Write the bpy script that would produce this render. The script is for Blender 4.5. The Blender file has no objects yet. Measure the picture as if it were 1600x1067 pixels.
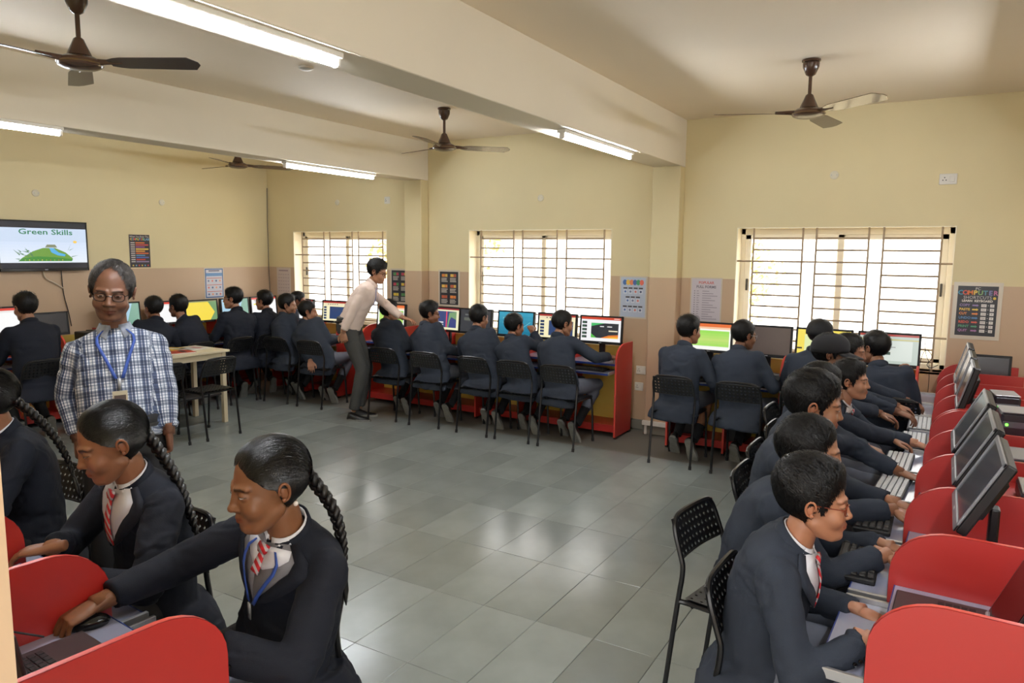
import bpy, bmesh, math, random
import numpy as np
from mathutils import Vector, Matrix, noise as mnoise
R = math.radians
scene = bpy.context.scene
COL = scene.collection
random.seed(7); rng = np.random.default_rng(7)

# ---------------------------------------------------------------- camera, sky, exposure
cam_data = bpy.data.cameras.new('camera'); camera = bpy.data.objects.new('camera', cam_data); COL.objects.link(camera)
YAW, PITCH, ROLL = 0.5377, 0.1222, 0.0102
CAM = Vector((0.6569, -6.9051, 1.78))
cam_data.sensor_width = 36.0; cam_data.lens = 1129.1 / 1600 * 36; cam_data.clip_start = 0.02; cam_data.clip_end = 300
_F = Vector((-math.sin(YAW) * math.cos(PITCH), math.cos(YAW) * math.cos(PITCH), -math.sin(PITCH)))
_R0 = Vector((math.cos(YAW), math.sin(YAW), 0)); _U0 = _R0.cross(_F)
_R = _R0 * math.cos(ROLL) + _U0 * math.sin(ROLL); _U = -_R0 * math.sin(ROLL) + _U0 * math.cos(ROLL)
camera.matrix_world = Matrix(((_R.x, _U.x, -_F.x, CAM.x), (_R.y, _U.y, -_F.y, CAM.y), (_R.z, _U.z, -_F.z, CAM.z), (0, 0, 0, 1)))
scene.camera = camera
scene.view_settings.view_transform = 'Standard'; scene.view_settings.look = 'None'
scene.view_settings.exposure = 1.3; scene.view_settings.gamma = 1.0; scene.view_settings.use_curve_mapping = False
world = bpy.data.worlds.new('World'); scene.world = world; world.use_nodes = True
_wn = world.node_tree.nodes; _bg = _wn['Background']
_bg.inputs[0].default_value = (1.0, 0.975, 0.94, 1); _bg.inputs[1].default_value = 1.9
scene.cycles.max_bounces = 8; scene.cycles.diffuse_bounces = 5; scene.cycles.glossy_bounces = 3
scene.cycles.transparent_max_bounces = 10; scene.cycles.caustics_reflective = False; scene.cycles.caustics_refractive = False
scene.cycles.sample_clamp_indirect = 6.0
_sl = bpy.data.lights.new('sun', 'SUN'); _sl.energy = 1.6; _sl.angle = .02; _sl.color = (1, .93, .8); _so = bpy.data.objects.new('sun', _sl); COL.objects.link(_so); _so.rotation_euler = (R(24), R(-10), 0)
TUBE_EMIT = 62.0

def portal(loc, sx, sz):                       # sampling portal in a window opening (adds no light of its own)
    l = bpy.data.lights.new('window_portal', 'AREA'); l.shape = 'RECTANGLE'; l.size = sx; l.size_y = sz; l.cycles.is_portal = True
    o = bpy.data.objects.new('window_portal', l); o.location = loc; o.rotation_euler = (R(-90), 0, 0); COL.objects.link(o)

# ---------------------------------------------------------------- materials
def lin(c):
    return tuple(((v / 255) / 12.92 if v / 255 <= .04045 else ((v / 255 + .055) / 1.055) ** 2.4) for v in c)
MATS = {}
def mat(name, rgb=(128, 128, 128), rough=.5, metal=0.0, var=0.0, vscale=6.0, bump=0.0, bscale=40.0, emit=0.0, spec=.5, sheen=0.0, coat=0.0, bstretch=None, sss=0.0):
    if name in MATS: return MATS[name]
    m = bpy.data.materials.new(name); m.use_nodes = True; nt = m.node_tree; b = nt.nodes['Principled BSDF']
    c = lin(rgb) + (1,); b.inputs['Base Color'].default_value = c; b.inputs['Roughness'].default_value = rough
    b.inputs['Metallic'].default_value = metal; b.inputs['Specular IOR Level'].default_value = spec
    b.inputs['Sheen Weight'].default_value = sheen; b.inputs['Coat Weight'].default_value = coat
    if sss: b.inputs['Subsurface Weight'].default_value = sss; b.inputs['Subsurface Scale'].default_value = .006; b.inputs['Subsurface Radius'].default_value = (1, .35, .2)
    if emit: b.inputs['Emission Color'].default_value = c; b.inputs['Emission Strength'].default_value = emit
    m.diffuse_color = c
    if var or bump:
        tc = nt.nodes.new('ShaderNodeTexCoord')
        if var:
            n = nt.nodes.new('ShaderNodeTexNoise'); n.inputs['Scale'].default_value = vscale; n.inputs['Detail'].default_value = 5
            nt.links.new(tc.outputs['Object'], n.inputs['Vector'])
            mr = nt.nodes.new('ShaderNodeMapRange'); mr.inputs['From Min'].default_value = .3; mr.inputs['From Max'].default_value = .7
            mr.inputs['To Min'].default_value = 1 - var; mr.inputs['To Max'].default_value = 1 + var
            nt.links.new(n.outputs['Fac'], mr.inputs['Value'])
            mx = nt.nodes.new('ShaderNodeVectorMath'); mx.operation = 'SCALE'; mx.inputs[0].default_value = c[:3]
            nt.links.new(mr.outputs['Result'], mx.inputs['Scale']); nt.links.new(mx.outputs['Vector'], b.inputs['Base Color'])
        if bump:
            n2 = nt.nodes.new('ShaderNodeTexNoise'); n2.inputs['Scale'].default_value = bscale; n2.inputs['Detail'].default_value = 4
            src = tc.outputs['Object']
            if bstretch:
                mp = nt.nodes.new('ShaderNodeMapping'); mp.inputs['Scale'].default_value = bstretch
                nt.links.new(src, mp.inputs['Vector']); src = mp.outputs['Vector']
            nt.links.new(src, n2.inputs['Vector'])
            bp = nt.nodes.new('ShaderNodeBump'); bp.inputs['Strength'].default_value = bump; bp.inputs['Distance'].default_value = .004
            nt.links.new(n2.outputs['Fac'], bp.inputs['Height']); nt.links.new(bp.outputs['Normal'], b.inputs['Normal'])
    MATS[name] = m; return m

def N(nt, t, **kw):
    n = nt.nodes.new(t)
    for k, v in kw.items(): setattr(n, k, v)
    return n

def wall_paint():                              # cream paint above, beige dado paint below 1.56 m (a real painted band)
    m = mat('wall_paint', (226, 211, 166), .6, var=.03, vscale=1.3, bump=.05, bscale=90); nt = m.node_tree; b = nt.nodes['Principled BSDF']
    old = b.inputs['Base Color'].links[0].from_socket
    geo = N(nt, 'ShaderNodeNewGeometry'); sx = N(nt, 'ShaderNodeSeparateXYZ'); nt.links.new(geo.outputs['Position'], sx.inputs[0])
    lt = N(nt, 'ShaderNodeMath', operation='LESS_THAN'); nt.links.new(sx.outputs['Z'], lt.inputs[0]); lt.inputs[1].default_value = 1.555
    mx = N(nt, 'ShaderNodeMix', data_type='RGBA'); nt.links.new(lt.outputs[0], mx.inputs['Factor'])
    nt.links.new(old, mx.inputs['A']); mx.inputs['B'].default_value = lin((200, 172, 142)) + (1,)
    rg = N(nt, 'ShaderNodeMix', data_type='FLOAT'); nt.links.new(lt.outputs[0], rg.inputs['Factor']); rg.inputs['A'].default_value = .6; rg.inputs['B'].default_value = .32
    nt.links.new(mx.outputs['Result'], b.inputs['Base Color']); nt.links.new(rg.outputs['Result'], b.inputs['Roughness'])
    return m

def glass_mat(name='clear_glass', tint=(1, 1, 1), refl=.06):
    m = bpy.data.materials.new(name); m.use_nodes = True; nt = m.node_tree; nt.nodes.clear()
    o = N(nt, 'ShaderNodeOutputMaterial'); t = N(nt, 'ShaderNodeBsdfTransparent'); g = N(nt, 'ShaderNodeBsdfGlossy'); mx = N(nt, 'ShaderNodeMixShader')
    t.inputs[0].default_value = tint + (1,); g.inputs['Roughness'].default_value = .03; mx.inputs[0].default_value = refl
    nt.links.new(t.outputs[0], mx.inputs[1]); nt.links.new(g.outputs[0], mx.inputs[2]); nt.links.new(mx.outputs[0], o.inputs[0])
    MATS[name] = m; return m

# ---------------------------------------------------------------- mesh collecting
class MB:
    def __init__(s): s.v = []; s.f = []; s.m = []; s.n = 0
    def add(s, v, f, mi=0):
        v = [tuple(p) for p in v]; n = len(s.v); s.v += v; s.f += [tuple(i + n for i in q) for q in f]; s.m += [mi] * len(f); return s
    def box(s, c, d, mi=0, M=None, ch=None):
        x, y, z = [k / 2 for k in d]
        if ch is None: ch = min(x, y, z) * .25
        ch = min(ch, x * .9, y * .9, z * .9)
        bm = bmesh.new(); bmesh.ops.create_cube(bm, size=2)
        for q in bm.verts: q.co = Vector((q.co.x * x, q.co.y * y, q.co.z * z))
        if ch > 1e-5: bmesh.ops.bevel(bm, geom=list(bm.edges), offset=ch, segments=1, affect='EDGES', profile=.5)
        bm.verts.index_update(); c = Vector(c)
        vs = [(M @ q.co if M else q.co) + c for q in bm.verts]; fs = [[q.index for q in f.verts] for f in bm.faces]; bm.free()
        return s.add(vs, fs, mi)
    def tube(s, pts, r, n=8, mi=0, closed=False, cap=True):
        pts = [Vector(p) for p in pts]; rs = r if isinstance(r, (list, tuple)) else [r] * len(pts)
        vs = []; k = len(pts); up = None
        for i, p in enumerate(pts):
            a = pts[(i - 1) % k] if (closed or i > 0) else p; b = pts[(i + 1) % k] if (closed or i < k - 1) else p
            t = (b - a).normalized() if (b - a).length > 1e-9 else Vector((0, 0, 1))
            if up is None: up = Vector((0, 0, 1)) if abs(t.z) < .9 else Vector((1, 0, 0))
            x = t.cross(up)
            if x.length < 1e-6: x = t.orthogonal()
            x.normalize(); up = x.cross(t).normalized(); y = up
            vs += [p + (x * math.cos(2 * math.pi * j / n) + y * math.sin(2 * math.pi * j / n)) * rs[i] for j in range(n)]
        fs = [(i * n + j, i * n + (j + 1) % n, ((i + 1) % k) * n + (j + 1) % n, ((i + 1) % k) * n + j) for i in range(k if closed else k - 1) for j in range(n)]
        if cap and not closed: fs += [tuple(range(n))[::-1], tuple((k - 1) * n + j for j in range(n))]
        return s.add(vs, fs, mi)
    def rings(s, rings, mi=0, cap=True):
        n = len(rings[0]); vs = [p for q in rings for p in q]
        fs = [(i * n + j, i * n + (j + 1) % n, (i + 1) * n + (j + 1) % n, (i + 1) * n + j) for i in range(len(rings) - 1) for j in range(n)]
        if cap: fs += [tuple(range(n))[::-1], tuple((len(rings) - 1) * n + j for j in range(n))]
        return s.add(vs, fs, mi)
    def lathe(s, prof, n=24, mi=0, c=(0, 0, 0), M=None):
        c = Vector(c); rg = []
        for r, z in prof:
            q = [Vector((r * math.cos(2 * math.pi * j / n), r * math.sin(2 * math.pi * j / n), z)) for j in range(n)]
            rg.append([(M @ p if M else p) + c for p in q])
        return s.rings(rg, mi)
    def ball(s, c, r, mi=0, n=12, M=None):
        r = r if isinstance(r, (tuple, list)) else (r, r, r); c = Vector(c); rg = []
        for i in range(n // 2 + 1):
            a = -math.pi / 2 + math.pi * i / (n // 2); e = max(math.cos(a), .02)
            q = [Vector((r[0] * e * math.cos(2 * math.pi * j / n), r[1] * e * math.sin(2 * math.pi * j / n), r[2] * math.sin(a))) for j in range(n)]
            rg.append([(M @ p if M else p) + c for p in q])
        return s.rings(rg, mi)
    def prism(s, poly, h0, h1, axis=2, mi=0):  # polygon extruded along an axis
        def P(a, b, h): return {2: (a, b, h), 1: (a, h, b), 0: (h, a, b)}[axis]
        n = len(poly); vs = [P(a, b, h0) for a, b in poly] + [P(a, b, h1) for a, b in poly]
        fs = [(i, (i + 1) % n, n + (i + 1) % n, n + i) for i in range(n)] + [tuple(range(n))[::-1], tuple(n + i for i in range(n))]
        return s.add(vs, fs, mi)
    def capsule(s, a, b, ra, rb, mi=0, n=12):
        a = Vector(a); b = Vector(b); t = (b - a).normalized()
        pts = []; rs = []
        for k in range(4):
            q = math.pi / 2 * k / 4; pts.append(a - t * ra * math.cos(q)); rs.append(max(ra * math.sin(q), ra * .05))
        pts += [a, b]; rs += [ra, rb]
        for k in range(1, 5):
            q = math.pi / 2 * k / 4; pts.append(b + t * rb * math.sin(q)); rs.append(max(rb * math.cos(q), rb * .05))
        return s.tube(pts, rs, n, mi)
    def mesh(s, name):
        me = bpy.data.meshes.new(name); me.from_pydata(s.v, [], s.f); me.validate(); me.update(); return me

def fix_normals(me):
    bm = bmesh.new(); bm.from_mesh(me); bmesh.ops.recalc_face_normals(bm, faces=bm.faces); bm.to_mesh(me); bm.free()

def obj(name, mb, mats, parent=None, loc=(0, 0, 0), smooth=35, rot=(0, 0, 0), normals=True):
    me = mb.mesh(name) if isinstance(mb, MB) else mb
    ms = mats if isinstance(mats, (list, tuple)) else [mats]
    for m in ms: me.materials.append(m)
    if isinstance(mb, MB) and len(ms) > 1: me.polygons.foreach_set('material_index', [min(i, len(ms) - 1) for i in mb.m])
    if normals and isinstance(mb, MB): fix_normals(me)
    me.polygons.foreach_set('use_smooth', [True] * len(me.polygons))
    if smooth and smooth < 180: me.set_sharp_from_angle(angle=R(smooth))
    o = bpy.data.objects.new(name, me); COL.objects.link(o); o.location = loc; o.rotation_euler = rot
    if parent: o.parent = parent
    return o
def tag(o, label, cat, group=None):
    o['label'] = label; o['category'] = cat
    if group: o['group'] = group
    return o
def thing(name, label, cat, loc=(0, 0, 0), rz=0.0, group=None):
    o = bpy.data.objects.new(name, None); COL.objects.link(o); o.location = loc; o.rotation_euler = (0, 0, rz); o.empty_display_size = .1
    return tag(o, label, cat, group)
def struct(name, mb, m, **k):
    o = obj(name, mb, m, **k); o['kind'] = 'structure'; return o
KIDS = {}
def dup(root, loc, rz, label, group=None):
    def kids(o): return [c for c in o.children]
    r = root.copy(); COL.objects.link(r); r.location = loc; r.rotation_euler = (0, 0, rz); r['label'] = label
    if group: r['group'] = group
    for ch in kids(root):
        c = ch.copy(); COL.objects.link(c); c.parent = r
        for g in kids(ch):
            d = g.copy(); COL.objects.link(d); d.parent = c
    return r
def text_mb(txt, size, mi=0, M=None, loc=(0, 0, 0), align='CENTER', depth=.0, sx=1.0, bold=0.0):
    cu = bpy.data.curves.new('lettering', 'FONT'); cu.body = txt; cu.size = size; cu.align_x = align; cu.align_y = 'CENTER'; cu.extrude = depth; cu.resolution_u = 2; cu.offset = bold
    o = bpy.data.objects.new('lettering', cu); COL.objects.link(o)
    me = bpy.data.meshes.new_from_object(o.evaluated_get(bpy.context.evaluated_depsgraph_get()))
    loc = Vector(loc); vs = []
    for v in me.vertices:
        p = Vector((v.co.x * sx, v.co.y, v.co.z)); vs.append((M @ p if M else p) + loc)
    fs = [tuple(p.vertices) for p in me.polygons]
    bpy.data.objects.remove(o); bpy.data.curves.remove(cu); bpy.data.meshes.remove(me)
    return vs, fs
def chaikin(p, n=2, closed=False):
    p = [Vector(q) for q in p]
    for _ in range(n):
        q = [] if closed else [p[0]]
        for i in range(len(p) if closed else len(p) - 1):
            a, b = p[i], p[(i + 1) % len(p)]; q += [a * .75 + b * .25, a * .25 + b * .75]
        if not closed: q.append(p[-1])
        p = q
    return p
# ---------------------------------------------------------------- shared materials
PAINT = wall_paint()
CEIL = mat('ceiling_paint', (240, 226, 204), .7, var=.03, vscale=.8)
BEAMP = mat('beam_paint', (236, 227, 208), .62, var=.03, vscale=1.1)
CREAMF = mat('cream_window_frame', (252, 246, 228), .4)
STEELB = mat('grille_steel', (168, 148, 122), .5)
BLACKP = mat('black_plastic', (18, 18, 20), .42, bump=.15, bscale=300)
BLACKM = mat('black_powder_metal', (16, 16, 18), .3)
BLACKG = mat('black_gloss', (10, 10, 12), .15)
WHITEP = mat('white_plastic', (226, 222, 212), .4)
RED = mat('red_laminate', (187, 42, 37), .36, spec=.9, bump=.03, bscale=250)
REDE = mat('red_edge_highlight', (214, 74, 62), .3)  # lighter red paints the highlight along the partition edges
YEL = mat('yellow_laminate', (232, 200, 96), .45)
DESKT = mat('lavender_grey_laminate', (150, 154, 176), .12, spec=.9)
BLUEE = mat('blue_edge_band', (36, 58, 128), .35)
CLEAR = glass_mat('window_glass', (1, 1, 1), .05)
CABLE = mat('grey_cable', (120, 112, 98), .6)
DKCABLE = mat('dark_cable', (24, 24, 26), .5)

def floor_tile_mat():
    m = mat('polished_grey_stone', (136, 142, 138), .23, var=.10, vscale=3.5, bump=.06, bscale=14); nt = m.node_tree; b = nt.nodes['Principled BSDF']
    old = b.inputs['Base Color'].links[0].from_socket
    oi = N(nt, 'ShaderNodeObjectInfo'); mr = N(nt, 'ShaderNodeMapRange'); nt.links.new(oi.outputs['Random'], mr.inputs['Value'])
    mr.inputs['To Min'].default_value = .86; mr.inputs['To Max'].default_value = 1.08
    sc = N(nt, 'ShaderNodeVectorMath', operation='SCALE'); nt.links.new(old, sc.inputs[0]); nt.links.new(mr.outputs['Result'], sc.inputs['Scale'])
    nt.links.new(sc.outputs['Vector'], b.inputs['Base Color'])
    mr2 = N(nt, 'ShaderNodeMapRange'); nt.links.new(oi.outputs['Random'], mr2.inputs['Value']); mr2.inputs['To Min'].default_value = .17; mr2.inputs['To Max'].default_value = .27
    nt.links.new(mr2.outputs['Result'], b.inputs['Roughness'])
    return m
STONE = floor_tile_mat(); GROUT = mat('grout', (104, 100, 90), .7)

XL, XR, YS, ZC, ZB = -7.38, 4.4, -6.5, 3.0457, 2.6075
PD = .14
PIL = [(-4.876, -4.625), (-1.8246, -1.5493), (1.25, 1.52)]
WINS = [(-6.898, -5.269), (-4.051, -2.286), (-1.035, .707), (2.0, 3.7)]  # last window is out of view, added to let in more light
WZ0, WZ1, WT = .83, 2.032, .23

# floor: slabs 305 x 610 mm, each one its own part
fl = MB(); fl.box(((XL + XR) / 2, (YS - 9.2) / 2 - .0 + 0, -.06), (XR - XL + .6, 9.2 + .0 - 0 + .5, .09), ch=0)
fl = MB(); fl.box(((XL + XR) / 2, -4.6, -.0615), (XR - XL + .6, 9.8, .115), ch=0)
floor = struct('floor', fl, GROUT)
tm = MB(); tm.box((0, 0, -.004), (.3035, .6085, .008), ch=.0016); tile_me = tm.mesh('tile'); tile_me.materials.append(STONE); fix_normals(tile_me)
rest = MB(); nt_ = 0
for i in range(-22, 17):
    for j in range(-10, 5):
        cx = -.63 + .305 * (i - .5); cy = -3.37 + .61 * (j - .5)
        if cx < XL - .1 or cx > XR + .1 or cy > .25 or cy < -9.3: continue
        if cx < .62 and cy > -6.3 and nt_ < 300:
            t = bpy.data.objects.new('tile', tile_me); COL.objects.link(t); t.parent = floor
            t.location = (cx, cy, random.uniform(-.0004, .0004)); t.rotation_euler = (random.gauss(0, .0012), random.gauss(0, .0012), 0); nt_ += 1
        else: rest.box((cx, cy, -.004), (.3035, .6085, .008), ch=.0016)
ro = obj('tile_field', rest, STONE, floor); ro['kind'] = 'stuff'

def wall_holes(mb, x0, x1, z0, z1, holes, y0, y1, hz0, hz1):
    xs = sorted(holes); cur = x0
    def b(a, c, d, e):
        if c - a > 1e-4: mb.box(((a + c) / 2, (y0 + y1) / 2, (d + e) / 2), (c - a, y1 - y0, e - d), ch=0)
    for a, c in xs: b(cur, a, z0, z1); b(a, c, z0, hz0); b(a, c, hz1, z1); cur = c
    b(cur, x1, z0, z1)
w = MB(); wall_holes(w, XL - .23, XR + .23, 0, ZC, WINS, 0, WT, WZ0, WZ1); struct('wall_back', w, PAINT)
w = MB(); w.box((XL - .115, YS / 2 - .1, ZC / 2), (.23, -YS + .2, ZC), ch=0); struct('wall_left', w, PAINT)
w = MB(); w.box((XR + .115, YS / 2 - .1, ZC / 2), (.23, -YS + .2, ZC), ch=0); struct('wall_right', w, PAINT)
w = MB(); wall_holes(w, XL - .23, XR + .23, 0, ZC, [(-.29, 1.35)], YS - .25, YS, 0, 2.5); struct('wall_front', w, PAINT)
w = MB(); w.box(((XL + XR) / 2, -3.85, ZC + .06), (XR - XL + .46, 8.2, .12), ch=0); struct('ceiling', w, CEIL)
w = MB(); w.box(((XL + XR) / 2, -9.35, .4), (XR - XL + .46, .12, .8), ch=0); struct('wall_corridor', w, PAINT)
for k, (a, b_) in enumerate(PIL):
    w = MB(); w.box(((a + b_) / 2, -PD / 2, ZB / 2), (b_ - a, PD, ZB), ch=.006); struct('trim_%d' % (k + 1), w, PAINT)
    w = MB(); w.box(((a + b_) / 2, YS / 2, (ZB + ZC) / 2), (b_ - a, -YS, ZC - ZB), ch=.004); struct('trim_%d' % (k + 4), w, BEAMP)
SKIRT = mat('grey_stone_skirting', (124, 122, 112), .35, var=.08)
bb = MB()
cur = XL
for a, b_ in PIL + [(XR, XR)]:
    bb.box(((cur + a) / 2, -.008, .05), (a - cur, .016, .1), ch=.003)
    if b_ > a: bb.box(((a + b_) / 2, -PD - .008, .05), (b_ - a + .032, .016, .1), ch=.003)
    cur = b_
struct('baseboard_back', bb, SKIRT)
bb = MB(); bb.box((XL + .008, YS / 2, .05), (.016, -YS, .1), ch=.003); struct('baseboard_left', bb, SKIRT)

# windows: cream sliding sashes, latches, glass, steel grille rods
LATCH = mat('dark_latch', (70, 66, 58), .4)
GRZ = [1.935, 1.83, 1.725, 1.62, 1.518, 1.416, 1.314, 1.212, 1.11, 1.008, .906]
for k, (a, b_) in enumerate(WINS):
    W = b_ - a; zc = (WZ0 + WZ1) / 2; H = WZ1 - WZ0
    root = bpy.data.objects.new('window_%d' % (k + 1), None); COL.objects.link(root); root.location = (a, 0, WZ0); root['kind'] = 'structure'; root.empty_display_size = .1
    rv = MB()
    for xx in (.003, W - .003): rv.box((xx, .09, H / 2), (.006, .178, H), ch=0)
    rv.box((W / 2, .09, H - .003), (W - .012, .178, .006), ch=0); obj('reveal', rv, mat('reveal_cream', (250, 243, 222), .55), root)
    f = MB(); yf = .195
    for zz in (.022, H - .03): f.box((W / 2, yf, zz), (W, .06, .044 if zz < 1 else .06), ch=.004)
    for xx in (.022, W - .022): f.box((xx, yf, H / 2), (.044, .06, H), ch=.004)
    obj('window_frame', f, CREAMF, root)
    mid = W * .5
    for s, (x0, x1, y) in enumerate([(.044, mid + .03, .178), (mid - .03, W - .044, .206)]):
        q = MB()
        for xx in (x0 + .026, x1 - .026): q.box((xx, y, H / 2), (.052, .026, H - .1), ch=.004)
        for zz in (.066, H - .082): q.box(((x0 + x1) / 2, y, zz), (x1 - x0, .026, .046), ch=.004)
        so = obj('sash', q, CREAMF, root)
        g = MB(); g.box(((x0 + x1) / 2, y, H / 2), (x1 - x0 - .1, .004, H - .19), ch=0); obj('pane', g, CLEAR, so)
        l = MB(); xx = x0 + .03 if s == 0 else x1 - .03
        l.box((xx, y - .022, H * .56), (.018, .02, .11), ch=.004); obj('latch', l, LATCH, so)
    gx = [W * t for t in (.085, .33, .395, .635, .70, .945)]
    rods = [[(x, .03, 0), (x, .03, H)] for x in gx]
    for i, z in enumerate(GRZ):
        z -= WZ0
        if i in (2, 8): rods.append([(0, .03, z), (W, .03, z)])
        else: rods += [[(gx[j], .03, z), (gx[j + 1], .03, z)] for j in (0, 2, 4)]
    for rd in rods:
        g = MB(); g.tube(rd, .009, 6); obj('grille_rod', g, STEELB, root)
    s = MB(); s.box((W / 2, .075, -.012), (W, .15, .024), ch=.003); obj('sill', s, mat('sill_stone', (214, 204, 184), .35), root)
    portal(((a + b_) / 2, .26, zc), W, H)

# ground and trees outside the windows
g = MB(); g.box((-2, 2, -3.1), (90, 70, .2), ch=0); struct('ground_outside', g, mat('dry_ground', (214, 200, 164), .9, var=.1, vscale=.5))
LEAF = mat('pale_leaves', (222, 206, 130), .6, var=.15, vscale=2); BARK = mat('tree_bark', (206, 182, 140), .8, var=.15, vscale=8)
def tree(x, y, z0, h, spread, seed, label):
    r = random.Random(seed); root = thing('tree', label, 'tree', (x, y, z0), group=None)
    t = MB(); t.tube([(0, 0, 0), (.05, 0, h * .3), (-.04, .05, h * .55), (.02, .1, h * .85)], [.14, .11, .085, .03], 8)
    tips = []
    for i in range(9):
        a = r.uniform(0, 6.28); z = h * r.uniform(.35, .8); L = spread * r.uniform(.5, 1)
        p = [(0, 0, z), (math.cos(a) * L * .5, math.sin(a) * L * .5, z + L * .35), (math.cos(a) * L, math.sin(a) * L, z + L * .8)]
        t.tube(p, [.05, .03, .012], 6); tips += [p[1], p[2], tuple((Vector(p[1]) + Vector(p[2])) / 2)]
    obj('trunk', t, BARK, root)
    lf = MB()
    for i in range(1500):
        c = Vector(r.choice(tips)) + Vector((r.gauss(0, .28), r.gauss(0, .28), r.gauss(0, .22)))
        u = Vector((r.gauss(0, 1), r.gauss(0, 1), r.gauss(0, .6))).normalized(); v = u.orthogonal().normalized(); l = r.uniform(.05, .12)
        lf.add([c - u * l, c + v * l * .45, c + u * l, c - v * l * .45], [(0, 1, 2, 3)])
    fo = obj('foliage', lf, LEAF, root, smooth=0, normals=False); fo['kind'] = 'stuff'
tree(-9.6, 6.5, -3, 6.2, 1.5, 3, 'pale bare-branched tree outside the window behind the bending teacher')
tree(-4.3, 9.5, -3, 6.4, 1.7, 8, 'faint leafy tree outside the middle window of the far wall')

# ceiling lights
TUBE = mat('lit_tube', (240, 246, 255), .4, emit=TUBE_EMIT)
BATTEN = mat('white_batten', (236, 232, 222), .4)
def tube_light(x, y0, y1, label, z=ZB, emit=None):
    L = y1 - y0; root = thing('tube_light', label, 'light', (x, (y0 + y1) / 2, z), group='tube lights under the beams')
    b = MB(); b.box((0, 0, -.012), (.07, L, .024), ch=.004); obj('batten', b, BATTEN, root)
    c = MB()
    for s in (-1, 1): c.box((0, s * (L / 2 - .012), -.036), (.036, .024, .05), ch=.006)
    obj('end_holder', c, BATTEN, root)
    t = MB(); t.tube([(0, -L / 2 + .02, -.045), (0, L / 2 - .02, -.045)], .014, 12); obj('tube', t, TUBE, root)
tube_light(-1.615, -5.80, -4.555, 'long lit tube light nearest the camera under the middle beam')
tube_light(-1.63, -2.45, -1.21, 'lit tube light at the far end of the middle beam by the pillar')
tube_light(-4.70, -2.10, -.86, 'lit tube light at the far end of the left beam above the first window')
tube_light(-4.66, -5.36, -4.10, 'lit tube light at the near end of the left beam cut by the frame')
tube_light(1.32, -5.6, -4.36, 'added unseen tube light under the right beam beyond the frame')  # unseen tube, added to give more light from the right
tube_light(1.32, -2.4, -1.16, 'second added unseen tube light under the right beam beyond the frame')  # another added tube out of view, for its light only
# ---------------------------------------------------------------- printed / displayed flat colour (vertex colour driven)
def attr_mat(name, emit=0.0, rough=.5):
    m = bpy.data.materials.new(name); m.use_nodes = True; nt = m.node_tree; b = nt.nodes['Principled BSDF']
    a = N(nt, 'ShaderNodeVertexColor'); a.layer_name = 'Col'; b.inputs['Roughness'].default_value = rough
    if emit:
        b.inputs['Base Color'].default_value = (.01, .01, .012, 1); nt.links.new(a.outputs['Color'], b.inputs['Emission Color']); b.inputs['Emission Strength'].default_value = emit
    else: nt.links.new(a.outputs['Color'], b.inputs['Base Color'])
    MATS[name] = m; return m
DISPLAY = attr_mat('screen_display', .40, .2); PRINT = attr_mat('printed_paper', 0, .35)
class Flat:                                    # flat print built from layered coloured polygons in an (x, z) plane facing -Y
    def __init__(s): s.v = []; s.f = []; s.c = []; s.k = 0
    def poly(s, pts, rgb):
        n = len(s.v); s.k += 1; d = -.00012 * s.k
        s.v += [(x, d, z) for x, z in pts]; s.f.append(tuple(range(n, n + len(pts)))); s.c.append(lin(rgb)); return s
    def rect(s, x0, z0, x1, z1, rgb): return s.poly([(x0, z0), (x1, z0), (x1, z1), (x0, z1)], rgb)
    def disc(s, x, z, r, rgb, n=16, rz=None): return s.poly([(x + r * math.cos(2 * math.pi * i / n), z + (rz or r) * math.sin(2 * math.pi * i / n)) for i in range(n)], rgb)
    def text(s, t, x, z, size, rgb, align='CENTER', sx=1.0, bold=0.0):
        vs, fs = text_mb(t, size, align=align, sx=sx, bold=bold); n = len(s.v); s.k += 1; d = -.00012 * s.k
        s.v += [(x + p[0], d, z + p[1]) for p in vs]; s.f += [tuple(i + n for i in q) for q in fs]; s.c += [lin(rgb)] * len(fs); return s
    def build(s, name, m, parent=None, loc=(0, 0, 0), rot=(0, 0, 0)):
        me = bpy.data.meshes.new(name); me.from_pydata(s.v, [], s.f); me.materials.append(m)
        ca = me.color_attributes.new('Col', 'FLOAT_COLOR', 'CORNER'); arr = []
        for p, c in zip(me.polygons, s.c): arr += [*c, 1.0] * p.loop_total
        ca.data.foreach_set('color', arr); me.update()
        bm = bmesh.new(); bm.from_mesh(me)
        for f in bm.faces:
            if f.normal.y > 0: f.normal_flip()
        bm.to_mesh(me); bm.free()
        o = bpy.data.objects.new(name, me); COL.objects.link(o); o.location = loc; o.rotation_euler = rot
        if parent: o.parent = parent
        return o

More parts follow.
